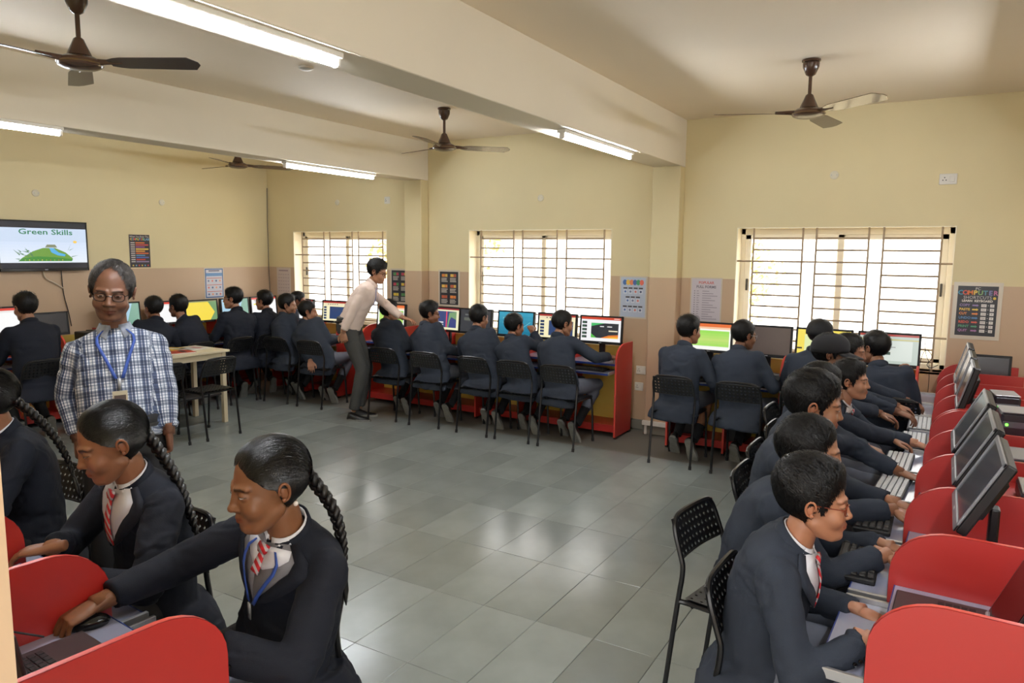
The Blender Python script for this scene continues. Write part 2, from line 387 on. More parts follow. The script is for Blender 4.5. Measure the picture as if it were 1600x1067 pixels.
# ---------------------------------------------------------------- chair (built once, copied)
def perf(mb, P, nx, nz, hx, hz, th, diamond=False, mi=0):
    """perforated sheet; P(u, v) -> (point, normal) with u, v in 0..1"""
    for i in range(nx):
        for j in range(nz):
            c = [((i + a) / nx, (j + b) / nz) for a, b in ((0, 0), (1, 0), (1, 1), (0, 1))]
            cu, cv = (i + .5 + (.0 if j % 2 else 0)) / nx, (j + .5) / nz
            hole = []
            for q in range(8):
                a = math.radians(225 + 45 * q); e = 1.0 if q % 2 else (.86 if not diamond else .72)
                hole.append((cu + hx / nx * e * math.cos(a), cv + hz / nz * e * math.sin(a)))
            vs = []
            for side in (1, -1):
                for (u, v) in c + hole:
                    p, n = P(u, v); vs.append(p + n * th / 2 * side)
            fs = []
            for s0, fl_ in ((0, 0), (12, 1)):
                for k in range(4):
                    f = [s0 + k, s0 + (k + 1) % 4, s0 + 4 + (2 * k + 2) % 8, s0 + 4 + (2 * k + 1) % 8, s0 + 4 + 2 * k]
                    fs.append(f if not fl_ else f[::-1])
            for k in range(8): fs.append((4 + k, 4 + (k + 1) % 8, 16 + (k + 1) % 8, 16 + k))
            mb.add(vs, fs, mi)
def make_chair(label, loc, rz, group=None):
    root = thing('student_chair', label, 'chair', loc, rz, group); hw = .182
    t = MB()
    path = [(-hw, -.255, .0), (-hw, -.205, .44), (-hw, -.185, .575), (-hw + .004, -.20, .62), (-hw + .008, -.232, .71), (-hw + .03, -.246, .755), (-hw + .075, -.25, .77)]
    path = path + [(-x, y, z) for x, y, z in path[::-1]]
    t.tube(chaikin(path, 2), .0105, 8); obj('back_frame', t, BLACKM, root)
    f = MB()
    p2 = [(-.168, .205, 0), (-.166, .172, .40), (-.165, .15, .43), (-.165, .08, .437), (-.168, -.17, .437), (-.18, -.2, .44)]
    for s in (1, -1): f.tube(chaikin([(x * s, y, z) for x, y, z in p2], 2), .0105, 8)
    f.tube([(-.165, .1, .43), (.165, .1, .43)], .009, 6); f.tube([(-.17, -.15, .43), (.17, -.15, .43)], .009, 6)
    obj('front_frame', f, BLACKM, root)
    b = MB(); w2 = .168
    def PB(u, v):
        x = (u * 2 - 1) * w2; z = .612 + v * .142; y = -.198 - (z - .612) * .36 - .014 * (1 - (x / w2) ** 2)
        return Vector((x, y, z)), Vector((x * -.12, .94, .33)).normalized()
    perf(b, PB, 11, 5, .27, .30, .006, True)
    rim = [PB(i / 10, 0)[0] for i in range(11)] + [PB(1, j / 4)[0] for j in range(1, 5)] + [PB(1 - i / 10, 1)[0] for i in range(1, 11)] + [PB(0, 1 - j / 4)[0] for j in range(1, 4)]
    b.tube(rim, .0055, 6, closed=True)
    obj('backrest', b, BLACKP, root)
    s = MB()
    def PS(u, v):
        x = (u * 2 - 1) * .172; y = -.18 + v * .36; z = .452 - .014 * (1 - (x / .172) ** 2) * (1 - ((y) / .2) ** 2) - (.02 * max(0, (v - .85) / .15) ** 2)
        return Vector((x, y, z)), Vector((0, 0, 1))
    perf(s, PS, 9, 9, .17, .17, .007)
    obj('seat', s, BLACKP, root)
    for x, y in ((-hw, -.255), (hw, -.255), (-.168, .205), (.168, .205)): c = MB(); c.tube([(x, y, 0), (x, y * .985, .03)], .0135, 8); obj('foot_cap', c, mat('rubber', (24, 24, 24), .7), root)
    return root
CHAIR0 = [None]
def chair(x, y, heading, label, group='black perforated chairs'):
    rz = -R(heading)
    if CHAIR0[0] is None: CHAIR0[0] = make_chair(label, (x, y, 0), rz, group); return CHAIR0[0]
    return dup(CHAIR0[0], (x, y, 0), rz, label, group)

# ---------------------------------------------------------------- booth desks
def desk(name, label, loc, rz, ps, depth=.40, back=.86, h=.915, towers=(), trays=None, rise=.15, run=.2, shelf=()):
    root = thing(name, label, 'desk', loc, rz, 'booth desks'); th = .018
    arc = [(run * (1 - math.cos(a)), h - rise + rise * math.sin(a)) for a in [math.pi / 2 * i / 8 for i in range(9)]]
    prof = [(0, .02)] + arc + [(depth, h), (depth, .02)]
    for x in ps:
        m = MB(); m.prism(prof, x - th / 2, x + th / 2, 0); o = obj('partition', m, RED, root)
        mod = None
        e = MB()
        q = [Vector((x, y, z)) for y, z in [(0, .02)] + arc + [(depth, h)]]
        vs = []; 
        for p in q: vs += [(p.x - th / 2 + .0012, p.y, p.z), (p.x + th / 2 - .0012, p.y, p.z)]
        nrm = [(-1, 0)] + [(-math.cos(a) , math.sin(a)) for a in [math.pi / 2 * i / 8 for i in range(9)]] + [(0, 1)]
        vs = []
        for p, (ny, nz) in zip(q, nrm): vs += [(p.x - th / 2 + .0012, p.y + ny * .0012, p.z + nz * .0012), (p.x + th / 2 - .0012, p.y + ny * .0012, p.z + nz * .0012)]
        e.add(vs, [(2 * i, 2 * i + 1, 2 * i + 3, 2 * i + 2) for i in range(len(q) - 1)]); obj('edge_band', e, REDE, o, smooth=60)
        for yy in (.03, depth - .03): k = MB(); k.box((x, yy, .01), (.024, .04, .02), ch=.002); obj('glide', k, BLACKP, o)
    for i in range(len(ps) - 1):
        a, b = sorted((ps[i], ps[i + 1])); a += th / 2; b -= th / 2
        if b - a < .1: continue
        w = b - a - .001; cx = (a + b) / 2
        m = MB(); m.box((cx, depth / 2 + .01, .721), (w, depth - .02, .018), ch=.001); wt = obj('worktop', m, DESKT, root)
        e = MB(); e.box((cx, .0185, .721), (w, .003, .02), ch=.0005); obj('edge_band', e, BLUEE, wt)
        m = MB(); m.box((cx, depth - .01, (back + .06) / 2), (w, .016, back - .06), ch=.001); obj('back_panel', m, YEL, root)
        if i in shelf: m = MB(); m.box((cx, depth - .14, .83), (w, .24, .016), ch=.001); obj('rear_shelf', m, RED, root)
        if trays is None or i in trays:
            m = MB(); m.box((cx, .03, .646), (w - .04, .30, .016), ch=.001); tr = obj('keyboard_tray', m, DESKT, root)
            e = MB(); e.box((cx, -.1215, .646), (w - .04, .003, .018), ch=.0004); obj('edge_band', e, BLUEE, tr)
            for s in (-1, 1): g = MB(); g.box((cx + s * (w / 2 - .012), .05, .655), (.014, .34, .03), ch=.002); obj('slide_rail', g, mat('zinc_rail', (190, 190, 192), .35, metal=.8), tr)
        m = MB(); m.box((cx, depth * .5 + .02, .11), (w, depth - .08, .016), ch=.001); m.box((cx, .07, .085), (w, .016, .07), ch=.001); obj('foot_shelf', m, RED, root)
    return root
SILVER = mat('silver_plastic', (176, 178, 182), .3, metal=.3); GREYFR = mat('grey_monitor_frame', (128, 130, 136), .32)
def quad_screen(w, h, kind):
    f = Flat()
    def r(x0, y0, x1, y1, c): f.rect((x0 - .5) * w, (y0 - .5) * h, (x1 - .5) * w, (y1 - .5) * h, c)
    if kind == 'slide_dark':
        r(0, 0, 1, 1, (246, 246, 248)); r(0, .9, 1, 1, (206, 74, 50)); r(.82, .94, .96, .97, (250, 220, 210))
        for i in range(5): r(.03, .12 + .15 * i, .15, .22 + .15 * i, (52, 56, 60)); r(.05, .15 + .15 * i, .11, .18 + .15 * i, (60, 120, 80))
        r(.26, .14, .94, .76, (46, 50, 56)); f.poly([((-.24) * w, .26 * h), (.1 * w, .26 * h), (-.05 * w, .20 * h), (-.24 * w, .12 * h)], (76, 190, 110))
        f.poly([(.0 * w, -.36 * h), (.2 * w, -.24 * h), (.44 * w, -.2 * h), (.44 * w, -.36 * h)], (236, 130, 50)); f.poly([(.1 * w, -.36 * h), (.28 * w, -.3 * h), (.44 * w, -.29 * h), (.44 * w, -.36 * h)], (250, 190, 60))
        f.poly([(-.24 * w, -.36 * h), (-.24 * w, -.18 * h), (-.1 * w, -.36 * h)], (90, 190, 80)); r(.48, .6, .58, .64, (225, 225, 225)); r(.66, .6, .78, .64, (225, 225, 225)); r(.7, .42, .92, .47, (236, 224, 190))
    elif kind == 'slide_cream':
        r(0, 0, 1, 1, (250, 240, 196)); r(0, .92, 1, 1, (170, 52, 50)); r(0, .8, 1, .9, (240, 226, 190))
        for i in range(5): r(.04, .08 + .14 * i, .15, .18 + .14 * i, (40, 60, 96)); r(.2 + .09 * i, .84, .24 + .09 * i, .88, (60, 60, 70))
        r(.28, .1, .94, .74, (48, 70, 112))
    elif kind == 'teal':
        for i in range(6): r(0, i / 6, 1, (i + 1) / 6, (30 + 6 * i, 120 + 8 * i, 150 + 8 * i))
        r(.12, .7, .34, .76, (120, 190, 205)); r(.12, .5, .4, .56, (110, 180, 196)); f.poly([(0, -.4 * h), (.42 * w, .1 * h), (.43 * w, .08 * h), (.02 * w, -.4 * h)], (120, 196, 210))
    elif kind == 'map':
        r(0, 0, 1, 1, (238, 236, 196)); r(0, .93, 1, 1, (150, 40, 50)); r(.05, .1, .9, .86, (64, 76, 124)); f.poly([(.05 * w, -.4 * h), (.4 * w, -.4 * h), (.4 * w, .36 * h), (.12 * w, .3 * h)], (124, 160, 116)); f.poly([(.1 * w, -.4 * h), (.4 * w, -.4 * h), (.4 * w, -.02 * h), (.2 * w, .1 * h), (.14 * w, -.06 * h)], (66, 74, 128)); r(.5, .1, .54, .86, (232, 80, 110)); r(.2, .3, .4, .36, (225, 225, 230)); r(.24, .2, .4, .25, (225, 225, 230))
    elif kind == 'yellow':
        r(0, 0, 1, 1, (120, 160, 110)); f.poly([(-.5 * w, -.5 * h), (.26 * w, -.5 * h), (.42 * w, -.1 * h), (.22 * w, .44 * h), (-.5 * w, .44 * h)], (250, 224, 84)); r(0, .95, 1, 1, (150, 150, 110))
    elif kind == 'blue':
        r(0, 0, 1, 1, (168, 206, 226)); f.poly([(.1 * w, -.5 * h), (.5 * w, -.5 * h), (.5 * w, .5 * h), (.3 * w, .5 * h)], (126, 170, 150)); r(.12, .3, .4, .36, (235, 240, 245)); r(.12, .5, .34, .54, (120, 160, 200))
    elif kind == 'white_red':
        r(0, 0, 1, 1, (250, 250, 250)); r(0, .9, 1, 1, (216, 66, 50)); r(0, .82, 1, .89, (236, 232, 228)); r(.08, .6, .34, .68, (250, 226, 70))
        for i in range(4): r(.1 + .08 * i, .84, .14 + .08 * i, .875, (150, 120, 120))
    elif kind == 'green_doc':
        r(0, 0, 1, 1, (252, 252, 246)); r(0, .88, 1, 1, (232, 116, 60)); r(0, .8, 1, .88, (250, 200, 160))
        for i in range(6): r(.06, .14 + .1 * i, .96, .24 + .1 * i, (196 - 12 * abs(i - 2), 226, 120 - 8 * abs(i - 2)))
    elif kind == 'grey_doc':
        r(0, 0, 1, 1, (188, 200, 190)); r(0, .93, 1, 1, (170, 62, 56)); r(.1, .1, .9, .78, (214, 222, 214)); r(.3, .55, .62, .58, (150, 150, 150)); r(.42, .3, .54, .4, (70, 90, 80)); r(.3, .5, .56, .515, (150, 150, 150)); r(.0, .8, 1, .84, (200, 190, 120))
    elif kind == 'yellow_pale':
        r(0, 0, 1, 1, (246, 224, 96)); r(.14, .0, 1, .82, (226, 236, 176)); r(0, .3, .1, .36, (60, 60, 50))
    elif kind == 'dark_doc':
        r(0, 0, 1, 1, (58, 60, 64)); r(.15, .74, .6, .8, (110, 112, 110)); r(.12, .5, .62, .64, (96, 100, 92))
    elif kind == 'off_grey': r(0, 0, 1, 1, (52, 54, 58))
    elif kind == 'off_brown': r(0, 0, 1, 1, (112, 98, 92)); r(.04, .05, .96, .97, (104, 90, 86))
    return f
def monitor(label, loc, rz, kind=None, w=.45, h=.28, tilt=5, stand=.16, frame=None, group='desktop monitors'):
    root = thing('monitor', label, 'monitor', loc, rz, group); frame = frame or BLACKP
    M = Matrix.Rotation(R(-tilt), 3, 'X'); c = Vector((0, .0, stand + h / 2))
    b = MB(); b.box(c + M @ Vector((0, .018, 0)), (w, .034, h), M=M, ch=.006); b.box(c + M @ Vector((0, .045, -.01)), (w * .6, .03, h * .6), M=M, ch=.012); obj('housing', b, BLACKP if frame is not BLACKP else BLACKP, root)
    z = MB(); g = .017
    for sx, sz, dx, dz in ((w, g, 0, h / 2 - g / 2), (w, g * 1.5, 0, -h / 2 + g * .75), (g, h, w / 2 - g / 2, 0), (g, h, -w / 2 + g / 2, 0)): z.box(c + M @ Vector((dx, -.002, dz)), (sx, .008, sz), M=M, ch=.002)
    z.box(c + M @ Vector((0, -.0065, -h / 2 + g * .75)), (.028, .002, .007), 1, M=M, ch=.0005)
    obj('bezel', z, [frame, SILVER], root)
    if kind:
        f = quad_screen(w - .03, h - .042, kind); so = f.build('screen', DISPLAY if not kind.startswith('off') else mat('unlit_screen_reflection', (112, 100, 94), .3) if kind == 'off_brown' else mat('unlit_screen', (62, 62, 66), .2), root, loc=c + M @ Vector((0, -.0012, .004)), rot=(R(-tilt), 0, 0))  # brown base colour stands in for the reflection on the unlit screen
    else:
        s = MB(); s.box(c + M @ Vector((0, .0, .004)), (w - .03, .004, h - .042), M=M, ch=0); obj('screen', s, mat('dark_screen', (74, 76, 82), .16), root)  # grey raised so the colour carries the window and wall reflection
    n = MB(); n.box((0, .055, stand * .6 + .02), (.06, .03, stand * 1.2), ch=.006); obj('neck', n, BLACKP, root)
    p = MB(); p.lathe([(.012, .012), (.1, .010), (.108, .004), (.108, 0), (.01, 0)], 24, c=(0, .04, 0), M=Matrix.Diagonal((1.15, .85, 1))); obj('foot', p, BLACKP, root)
    return root
KEYG = mat('pale_grey_keys', (206, 208, 210), .45)
def keyboard(label, loc, rz, dark=False, group='keyboards'):
    root = thing('keyboard', label, 'keyboard', loc, rz, group); base = BLACKP if dark else mat('keyboard_base', (60, 64, 70), .4)
    b = MB(); b.box((0, 0, .009), (.43, .14, .018), ch=.004); obj('base', b, base, root)
    k = MB()
    for r_ in range(5):
        n = 15 if r_ else 16
        for i in range(n):
            if r_ == 0 and 4 <= i <= 8:
                if i == 4: k.box((-.03, -.05, .0215), (.125, .021, .008), ch=.0025)
                continue
            k.box((-.2 + .4 * (i + .5) / n, -.05 + r_ * .0255, .0215), (.4 / n * .86, .021, .008), ch=.0025)
    ko = obj('keys', k, mat('dark_keys', (40, 38, 36), .5) if dark else KEYG, root); ko['kind'] = 'stuff'
    return root
def mouse(label, loc, rz):
    root = thing('mouse', label, 'mouse', loc, rz, 'mice')
    m = MB(); m.ball((0, 0, .012), (.031, .056, .024), n=16); obj('shell', m, mat('mouse_gloss', (22, 22, 24), .2), root)
    w_ = MB(); w_.tube([(-.004, .03, .033), (.004, .03, .033)], .006, 8); obj('wheel', w_, BLACKP, root)
    return root
def laptop(label, loc, rz, open_deg=105, body=None):
    root = thing('laptop', label, 'laptop', loc, rz); body = body or mat('dark_laptop', (58, 50, 52), .35)
    b = MB(); b.box((0, 0, .011), (.35, .24, .022), ch=.004); obj('base', b, body, root)
    k = MB()
    for r_ in range(5):
        for i in range(14): k.box((-.15 + .3 * (i + .5) / 14, .0 + r_ * .02, .0232), (.0185, .0165, .003), ch=.001)
    ko = obj('keys', k, mat('laptop_keys', (28, 26, 30), .5), root); ko['kind'] = 'stuff'
    t = MB(); t.box((0, -.065, .0225), (.1, .06, .002), ch=.0005); obj('touchpad', t, mat('touchpad', (70, 62, 64), .3), root)
    hg = MB(); hg.tube([(-.15, .118, .02), (.15, .118, .02)], .008, 8); obj('hinge', hg, SILVER, root)
    M = Matrix.Rotation(R(open_deg - 90) * -1, 3, 'X')
    l = MB(); l.box(Vector((0, .124, .018)) + M @ Vector((0, 0, .115)), (.35, .01, .23), M=M, ch=.003); lo = obj('lid', l, body, root)
    s = MB(); s.box(Vector((0, .124, .018)) + M @ Vector((0, -.0055, .118)), (.32, .002, .195), M=M, ch=0); obj('screen', s, mat('laptop_screen', (40, 16, 18), .12), lo)
    return root
def tower(label, loc, rz):
    root = thing('computer_tower', label, 'computer', loc, rz, 'computers under the desks')
    b = MB(); b.box((0, .16, .17), (.17, .32, .34), ch=.006); obj('case', b, BLACKP, root)
    f = MB(); f.box((0, -.003, .17), (.16, .008, .33), ch=.003); f.box((0, -.008, .28), (.14, .004, .035), ch=.001); obj('front_panel', f, mat('front_gloss', (26, 26, 30), .3), root)
    g = MB(); g.tube([(math.cos(a) * .017, -.0085, .2 + math.sin(a) * .017) for a in [6.283 * i / 16 for i in range(16)]], .0022, 5, closed=True)
    g.add(*text_mb('DELL', .011, M=Matrix.Rotation(R(90), 3, 'X'), loc=(0, -.0095, .2))); obj('badge', g, SILVER, root)
    return root

# ---------------------------------------------------------------- fans
FANB = mat('brown_fan_enamel', (74, 52, 38), .25, var=.1); FANM = mat('fan_bronze', (120, 96, 60), .3, metal=.6)
def fan(label, loc, ang, tone=None):
    root = thing('ceiling_fan', label, 'fan', loc, R(ang), 'ceiling fans'); tone = tone or FANB   # loc z = ceiling
    c = MB(); c.lathe([(.002, 0), (.058, -.002), (.058, -.012), (.05, -.018), (.002, -.018)], 24); obj('ceiling_plate', c, FANB, root)
    d = MB(); d.lathe([(.01, -.024), (.052, -.024), (.05, -.05), (.03, -.095), (.014, -.105), (.01, -.105)], 20); obj('canopy', d, FANB, root)
    r_ = MB(); r_.tube([(0, 0, -.1), (0, 0, -.235)], .0115, 10); obj('down_rod', r_, FANB, root)
    e = MB(); e.lathe([(.012, -.215), (.024, -.225), (.034, -.25), (.052, -.29), (.058, -.305), (.02, -.31)], 24); obj('motor_cone', e, FANB, root)
    m = MB(); m.lathe([(.03, -.308), (.075, -.312), (.098, -.326), (.104, -.342), (.098, -.356), (.075, -.366), (.03, -.372), (.002, -.373)], 32); mo = obj('motor', m, FANB, root)
    g = MB(); g.tube([(math.cos(a) * .104, math.sin(a) * .104, -.344) for a in [6.283 * i / 32 for i in range(32)]], .004, 6, closed=True); obj('trim_ring', g, FANM, mo)
    for k in range(3):
        M = Matrix.Rotation(2 * math.pi * k / 3, 3, 'Z') ; T = Matrix.Rotation(R(-11), 3, 'X')
        b = MB(); n = 12; top = []; bot = []
        for i in range(n + 1):
            t = i / n; x = .15 + t * .45; hw = .055 + .012 * t
            if t > .9: hw *= math.sqrt(max(.05, 1 - ((t - .9) / .1) ** 2))
            if t < .12: hw *= .6 + .4 * t / .12
            top.append((x, hw)); bot.append((x, -hw))
        poly = top + bot[::-1]; vs = [M @ (T @ Vector((x, y, 0)) + Vector((0, 0, -.34 + h_))) for h_ in (0, .004) for x, y in poly]; L = len(poly)
        b.add(vs, [tuple(range(L)), tuple(range(L, 2 * L))[::-1]] + [(i, (i + 1) % L, L + (i + 1) % L, L + i) for i in range(L)]); bo = obj('blade', b, tone, root)
        a = MB(); q = [M @ (T @ Vector((x, y, .006)) + Vector((0, 0, -.34))) for x in (.085, .21) for y in (-.022, .022)]
        a.tube([(q[0] + q[1]) / 2, (q[2] + q[3]) / 2], [.016, .009], 8); obj('blade_arm', a, FANB, bo)
    return root
fan('dark brown ceiling fan above the left side cut by the top of the frame', (-3.16, -4.78, ZC), 31, mat('fan_blade_dark', (58, 52, 50), .25))
fan('brown ceiling fan in the middle bay in front of the middle window', (-3.26, -1.55, ZC), 45)
fan('brown ceiling fan on the right with a pale shining blade', (-.19, -1.72, ZC), 82, mat('fan_blade_brown', (92, 72, 58), .12))
fan('small far ceiling fan beyond the left beam', (-6.15, -1.45, ZC), 58)
# ---------------------------------------------------------------- television, posters, fittings
tv = thing('television', 'wall-mounted television showing a green slide on the left wall', 'television', (XL, -2.945, 1.545), R(90))
t = MB(); t.box((0, -.06, .255), (.87, .035, .51), ch=.006); t.box((0, -.03, .24), (.3, .06, .2), ch=.004); obj('housing', t, BLACKP, tv)
t = MB()
for sx, sz, dx, dz in ((.87, .014, 0, .503), (.87, .026, 0, .013), (.014, .51, .428, .255), (.014, .51, -.428, .255)): t.box((dx, -.08, dz), (sx, .01, sz), ch=.002)
t.box((0, -.086, .013), (.03, .002, .008), 1, ch=.0004)
obj('bezel', t, [BLACKG, SILVER], tv)
f = Flat(); f.rect(-.42, .03, .42, .497, (16, 18, 30)); f.rect(-.42, .085, .42, .435, (206, 222, 244))
for i in range(7): f.rect(-.42, .085 + .03 * i, .42, .115 + .03 * i, (232 - i * 3, 240 - i * 2, 250))
f.text('Green Skills', .02, .395, .075, (34, 126, 84), sx=1.45, bold=.0012)
hill = [(-.26, .1), (-.22, .135), (-.12, .2), (-.02, .235), (.1, .235), (.2, .19), (.27, .13), (.26, .1)]
f.poly(hill, (110, 156, 60)); f.poly([(-.26, .1), (-.22, .13), (-.08, .15), (.1, .14), (.27, .12), (.26, .1)], (64, 140, 50)); f.poly([(0, .24), (.02, .27), (.1, .27), (.12, .24)], (134, 140, 110))
f.poly([(.04, .235), (.08, .235), (.13, .19), (.2, .17), (.19, .15), (.12, .16), (.06, .19)], (88, 178, 232))
for i in range(14):
    a = random.uniform(.2, 1.2); x = random.choice([-1, 1]) * random.uniform(.12, .26); s = 1 if x > 0 else -1; z = .11 + random.uniform(0, .1); L = random.uniform(.04, .09)
    f.poly([(x, z), (x + s * L * math.cos(a), z + L * math.sin(a)), (x + .008, z + .01)], (86, 132, 84))
for i in range(10): f.rect(-.2 + .04 * i, .105, -.19 + .04 * i, .118, random.choice([(150, 180, 60), (200, 190, 80), (170, 120, 60)]))
f.disc(.3, .3, .02, (250, 206, 90), rz=.014)
f.build('screen', DISPLAY, tv, loc=(0, -.0805, 0))

def poster(label, loc, rz, w, h, flat, border=.0, name='poster', group=None):
    root = thing(name, label, 'poster', loc, rz, group)
    if border:
        b = MB(); b.box((0, -.0012, 0), (w + 2 * border, .002, h + 2 * border), ch=0); obj('mount', b, mat('clear_sleeve', (214, 204, 186), .25), root)
    b = MB(); b.box((0, -.003, 0), (w, .002, h), ch=0); obj('sheet', b, mat('paper', (230, 226, 216), .6), root)
    flat.build('print', PRINT, root, loc=(0, -.0042, 0)); return root
def bars(f, x0, x1, z, hgt, rgb, n=1): f.rect(x0, z, x1, z + hgt, rgb)
DK = (52, 54, 60)
# right of the right window: PC computer shortcuts
w, h = .275, .40; f = Flat(); f.rect(-w / 2, -h / 2, w / 2, h / 2, DK)
f.text('PC', 0, .178, .03, (214, 214, 210)); x = -.118
for ch, c in zip('COMPUTER', [(70, 150, 180), (226, 96, 80), (236, 136, 70), (238, 206, 90), (140, 180, 110), (90, 150, 160), (130, 130, 180), (190, 110, 150)]): f.text(ch, x, .145, .05, c, bold=.0015); x += .034
f.text('SHORTCUTS', 0, .107, .034, (200, 196, 190)); f.text('LEARN  KEYBOARD', 0, .08, .024, (222, 216, 206), bold=.001); f.disc(.115, .105, .011, (226, 196, 70))
for i, (t_, c) in enumerate([('COPY', (150, 130, 180)), ('PASTE', (240, 206, 90)), ('CUT', (238, 146, 80)), ('UNDO', (90, 140, 190)), ('REDO', (226, 100, 80)), ('PRINT', (90, 160, 120)), ('QUIT', (170, 120, 170))]):
    z = .045 - .034 * i; f.text(t_, -.118, z, .027, c, align='LEFT', bold=.0008); f.poly([(-.03, z - .006), (0, z - .006), (0, z - .011), (.014, z), (0, z + .011), (0, z + .006), (-.03, z + .006)], c)
    f.rect(.03, z - .012, .066, z + .012, (224, 220, 214)); f.text('Ctrl', .048, z, .014, DK); f.text('+', .078, z, .02, (224, 220, 214)); f.rect(.09, z - .012, .118, z + .012, (224, 220, 214)); f.text('CVXZYPQ'[i], .104, z, .016, DK)
poster('dark chart of computer shortcuts on the wall right of the right window', (.89, -.001, 1.352), 0, w, h, f, .03)
# left of the right window: popular full forms
w, h = .28, .405; f = Flat(); f.rect(-w / 2, -h / 2, w / 2, h / 2, (206, 198, 204)); f.text('POPULAR', 0, .165, .034, (206, 110, 104), bold=.001); f.text('FULL FORMS', 0, .125, .034, (110, 104, 116), bold=.001)
for i in range(13):
    z = .085 - .022 * i; f.rect(-.115, z - .004, -.105, z + .004, (120, 112, 124)); f.rect(-.09, z - .003, -.07 + .004 * (i % 3), z + .003, (150, 142, 150)); f.rect(-.035, z - .003, .03 + .02 * ((i * 7) % 5), z + .003, (150, 142, 150))
poster('pale list of popular full forms on the wall left of the right window', (-1.30, -.001, 1.348), 0, w, h, f, .012)
# left of the middle pillar: pale blue chart
w, h = .265, .40; f = Flat(); f.rect(-w / 2, -h / 2, w / 2, h / 2, (190, 200, 216))
for i, c in enumerate([(80, 120, 180), (240, 200, 90), (236, 140, 100), (90, 120, 190), (90, 170, 120), (236, 120, 100)]): f.disc(-.09 + .036 * i, .15, .022, c, rz=.028)
for z, n in ((.085, 4), (-.005, 3), (-.1, 4)):
    for i in range(n):
        x = (i - (n - 1) / 2) * .055; f.rect(x - .022, z, x + .022, z + .014, (70, 66, 70)); f.rect(x - .02, z - .05, x + .02, z - .008, (212, 218, 230)); f.disc(x, z - .028, .011, [(90, 120, 180), (120, 130, 160), (220, 130, 120), (80, 90, 120)][i])
poster('pale blue picture chart on the wall between the middle window and the pillar', (-2.04, -.001, 1.345), 0, w, h, f, .015)
# left of the middle window: dark chart of six cards
def cards(seed, cols):
    w, h = .265, .385; f = Flat(); f.rect(-w / 2, -h / 2, w / 2, h / 2, DK); r_ = random.Random(seed)
    for j in range(3):
        for i in range(2):
            x = -.062 + .124 * i; z = .12 - .125 * j; f.rect(x - .052, z - .055, x + .052, z + .05, (72, 74, 78)); f.rect(x - .04, z + .012, x + .005, z + .045, cols[(i + j) % 3]); f.rect(x + .008, z + .012, x + .04, z + .045, cols[(i + 2 * j + 1) % 3])
            for q in range(3): f.rect(x - .046, z - .046 + .017 * q, x + .046 - r_.uniform(0, .02), z - .036 + .017 * q, (196, 190, 180))
    return w, h, f
w, h, f = cards(1, [(226, 140, 70), (230, 190, 90), (196, 100, 70)]); poster('dark chart of six cards on the wall left of the middle window', (-4.325, -.001, 1.36), 0, w, h, f, .02)
w, h, f = cards(2, [(90, 150, 90), (190, 70, 90), (230, 200, 80)]); poster('dark chart behind the bending teacher beside the left pillar', (-5.06, -.001, 1.36), 0, w, h, f, .02)
w, h = .25, .36; f = Flat(); f.rect(-w / 2, -h / 2, w / 2, h / 2, (206, 192, 186)); f.rect(-.09, .14, .09, .155, (150, 130, 140))
for i in range(6):
    for j in range(5): f.rect(-.1 + .045 * j, .09 - .045 * i, -.075 + .045 * j, .1 - .045 * i, (176, 160, 162))
poster('faint pale calendar sheet in the far left corner by the first window', (-7.10, -.001, 1.36), 0, w, h, f, .01)
# left wall
w, h = .25, .375; f = Flat(); f.rect(-w / 2, -h / 2, w / 2, h / 2, (56, 50, 56)); f.text('When You Enter This', 0, .165, .026, (226, 222, 214)); x = -.1
for i, ch in enumerate('COMPUTER'): f.text(ch, x, .135, .036, [(238, 206, 90), (90, 170, 200), (226, 96, 80), (150, 200, 120)][i % 4], bold=.001); x += .021
f.text('LAB', .09, .135, .036, (120, 170, 210), bold=.001)
for i, c in enumerate([(226, 120, 60), (210, 80, 80), (150, 90, 150), (240, 210, 90), (240, 170, 70), (220, 110, 60), (90, 150, 190), (90, 110, 190), (214, 70, 60), (150, 130, 170)]):
    z = .095 - .024 * i; f.rect(-.11, z - .006, -.06, z + .006, (196, 190, 186)); f.rect(-.05, z - .007, .06 + .045 * ((i * 3) % 2), z + .007, c)
for i in range(6): f.disc(-.09 + .036 * i, -.165, .009, [(226, 200, 90), (120, 170, 200), (214, 80, 70)][i % 3])
poster('dark rules chart high on the left wall beside the television', (XL + .001, -1.875, 1.755), R(90), w, h, f)
w, h = .265, .37; f = Flat(); f.rect(-w / 2, -h / 2, w / 2, h / 2, (66, 104, 160)); f.rect(-w / 2 + .014, -h / 2 + .014, w / 2 - .014, h / 2 - .014, (206, 206, 216)); f.rect(-.08, .15, .08, .164, (90, 90, 110)); f.rect(-.118, .09, .118, .13, (104, 150, 200))
for i in range(3):
    f.rect(-.11, .06 - .085 * i, .11, .068 - .085 * i, (200, 110, 100))
    for j in range(4): f.disc(-.085 + .056 * j, .03 - .085 * i, .013, [(120, 130, 160), (220, 120, 110), (90, 110, 150), (236, 160, 120)][(i + j) % 4])
poster('blue bordered chart low on the left wall behind the seated boys', (XL + .001, -.895, 1.355), R(90), w, h, f, .012)

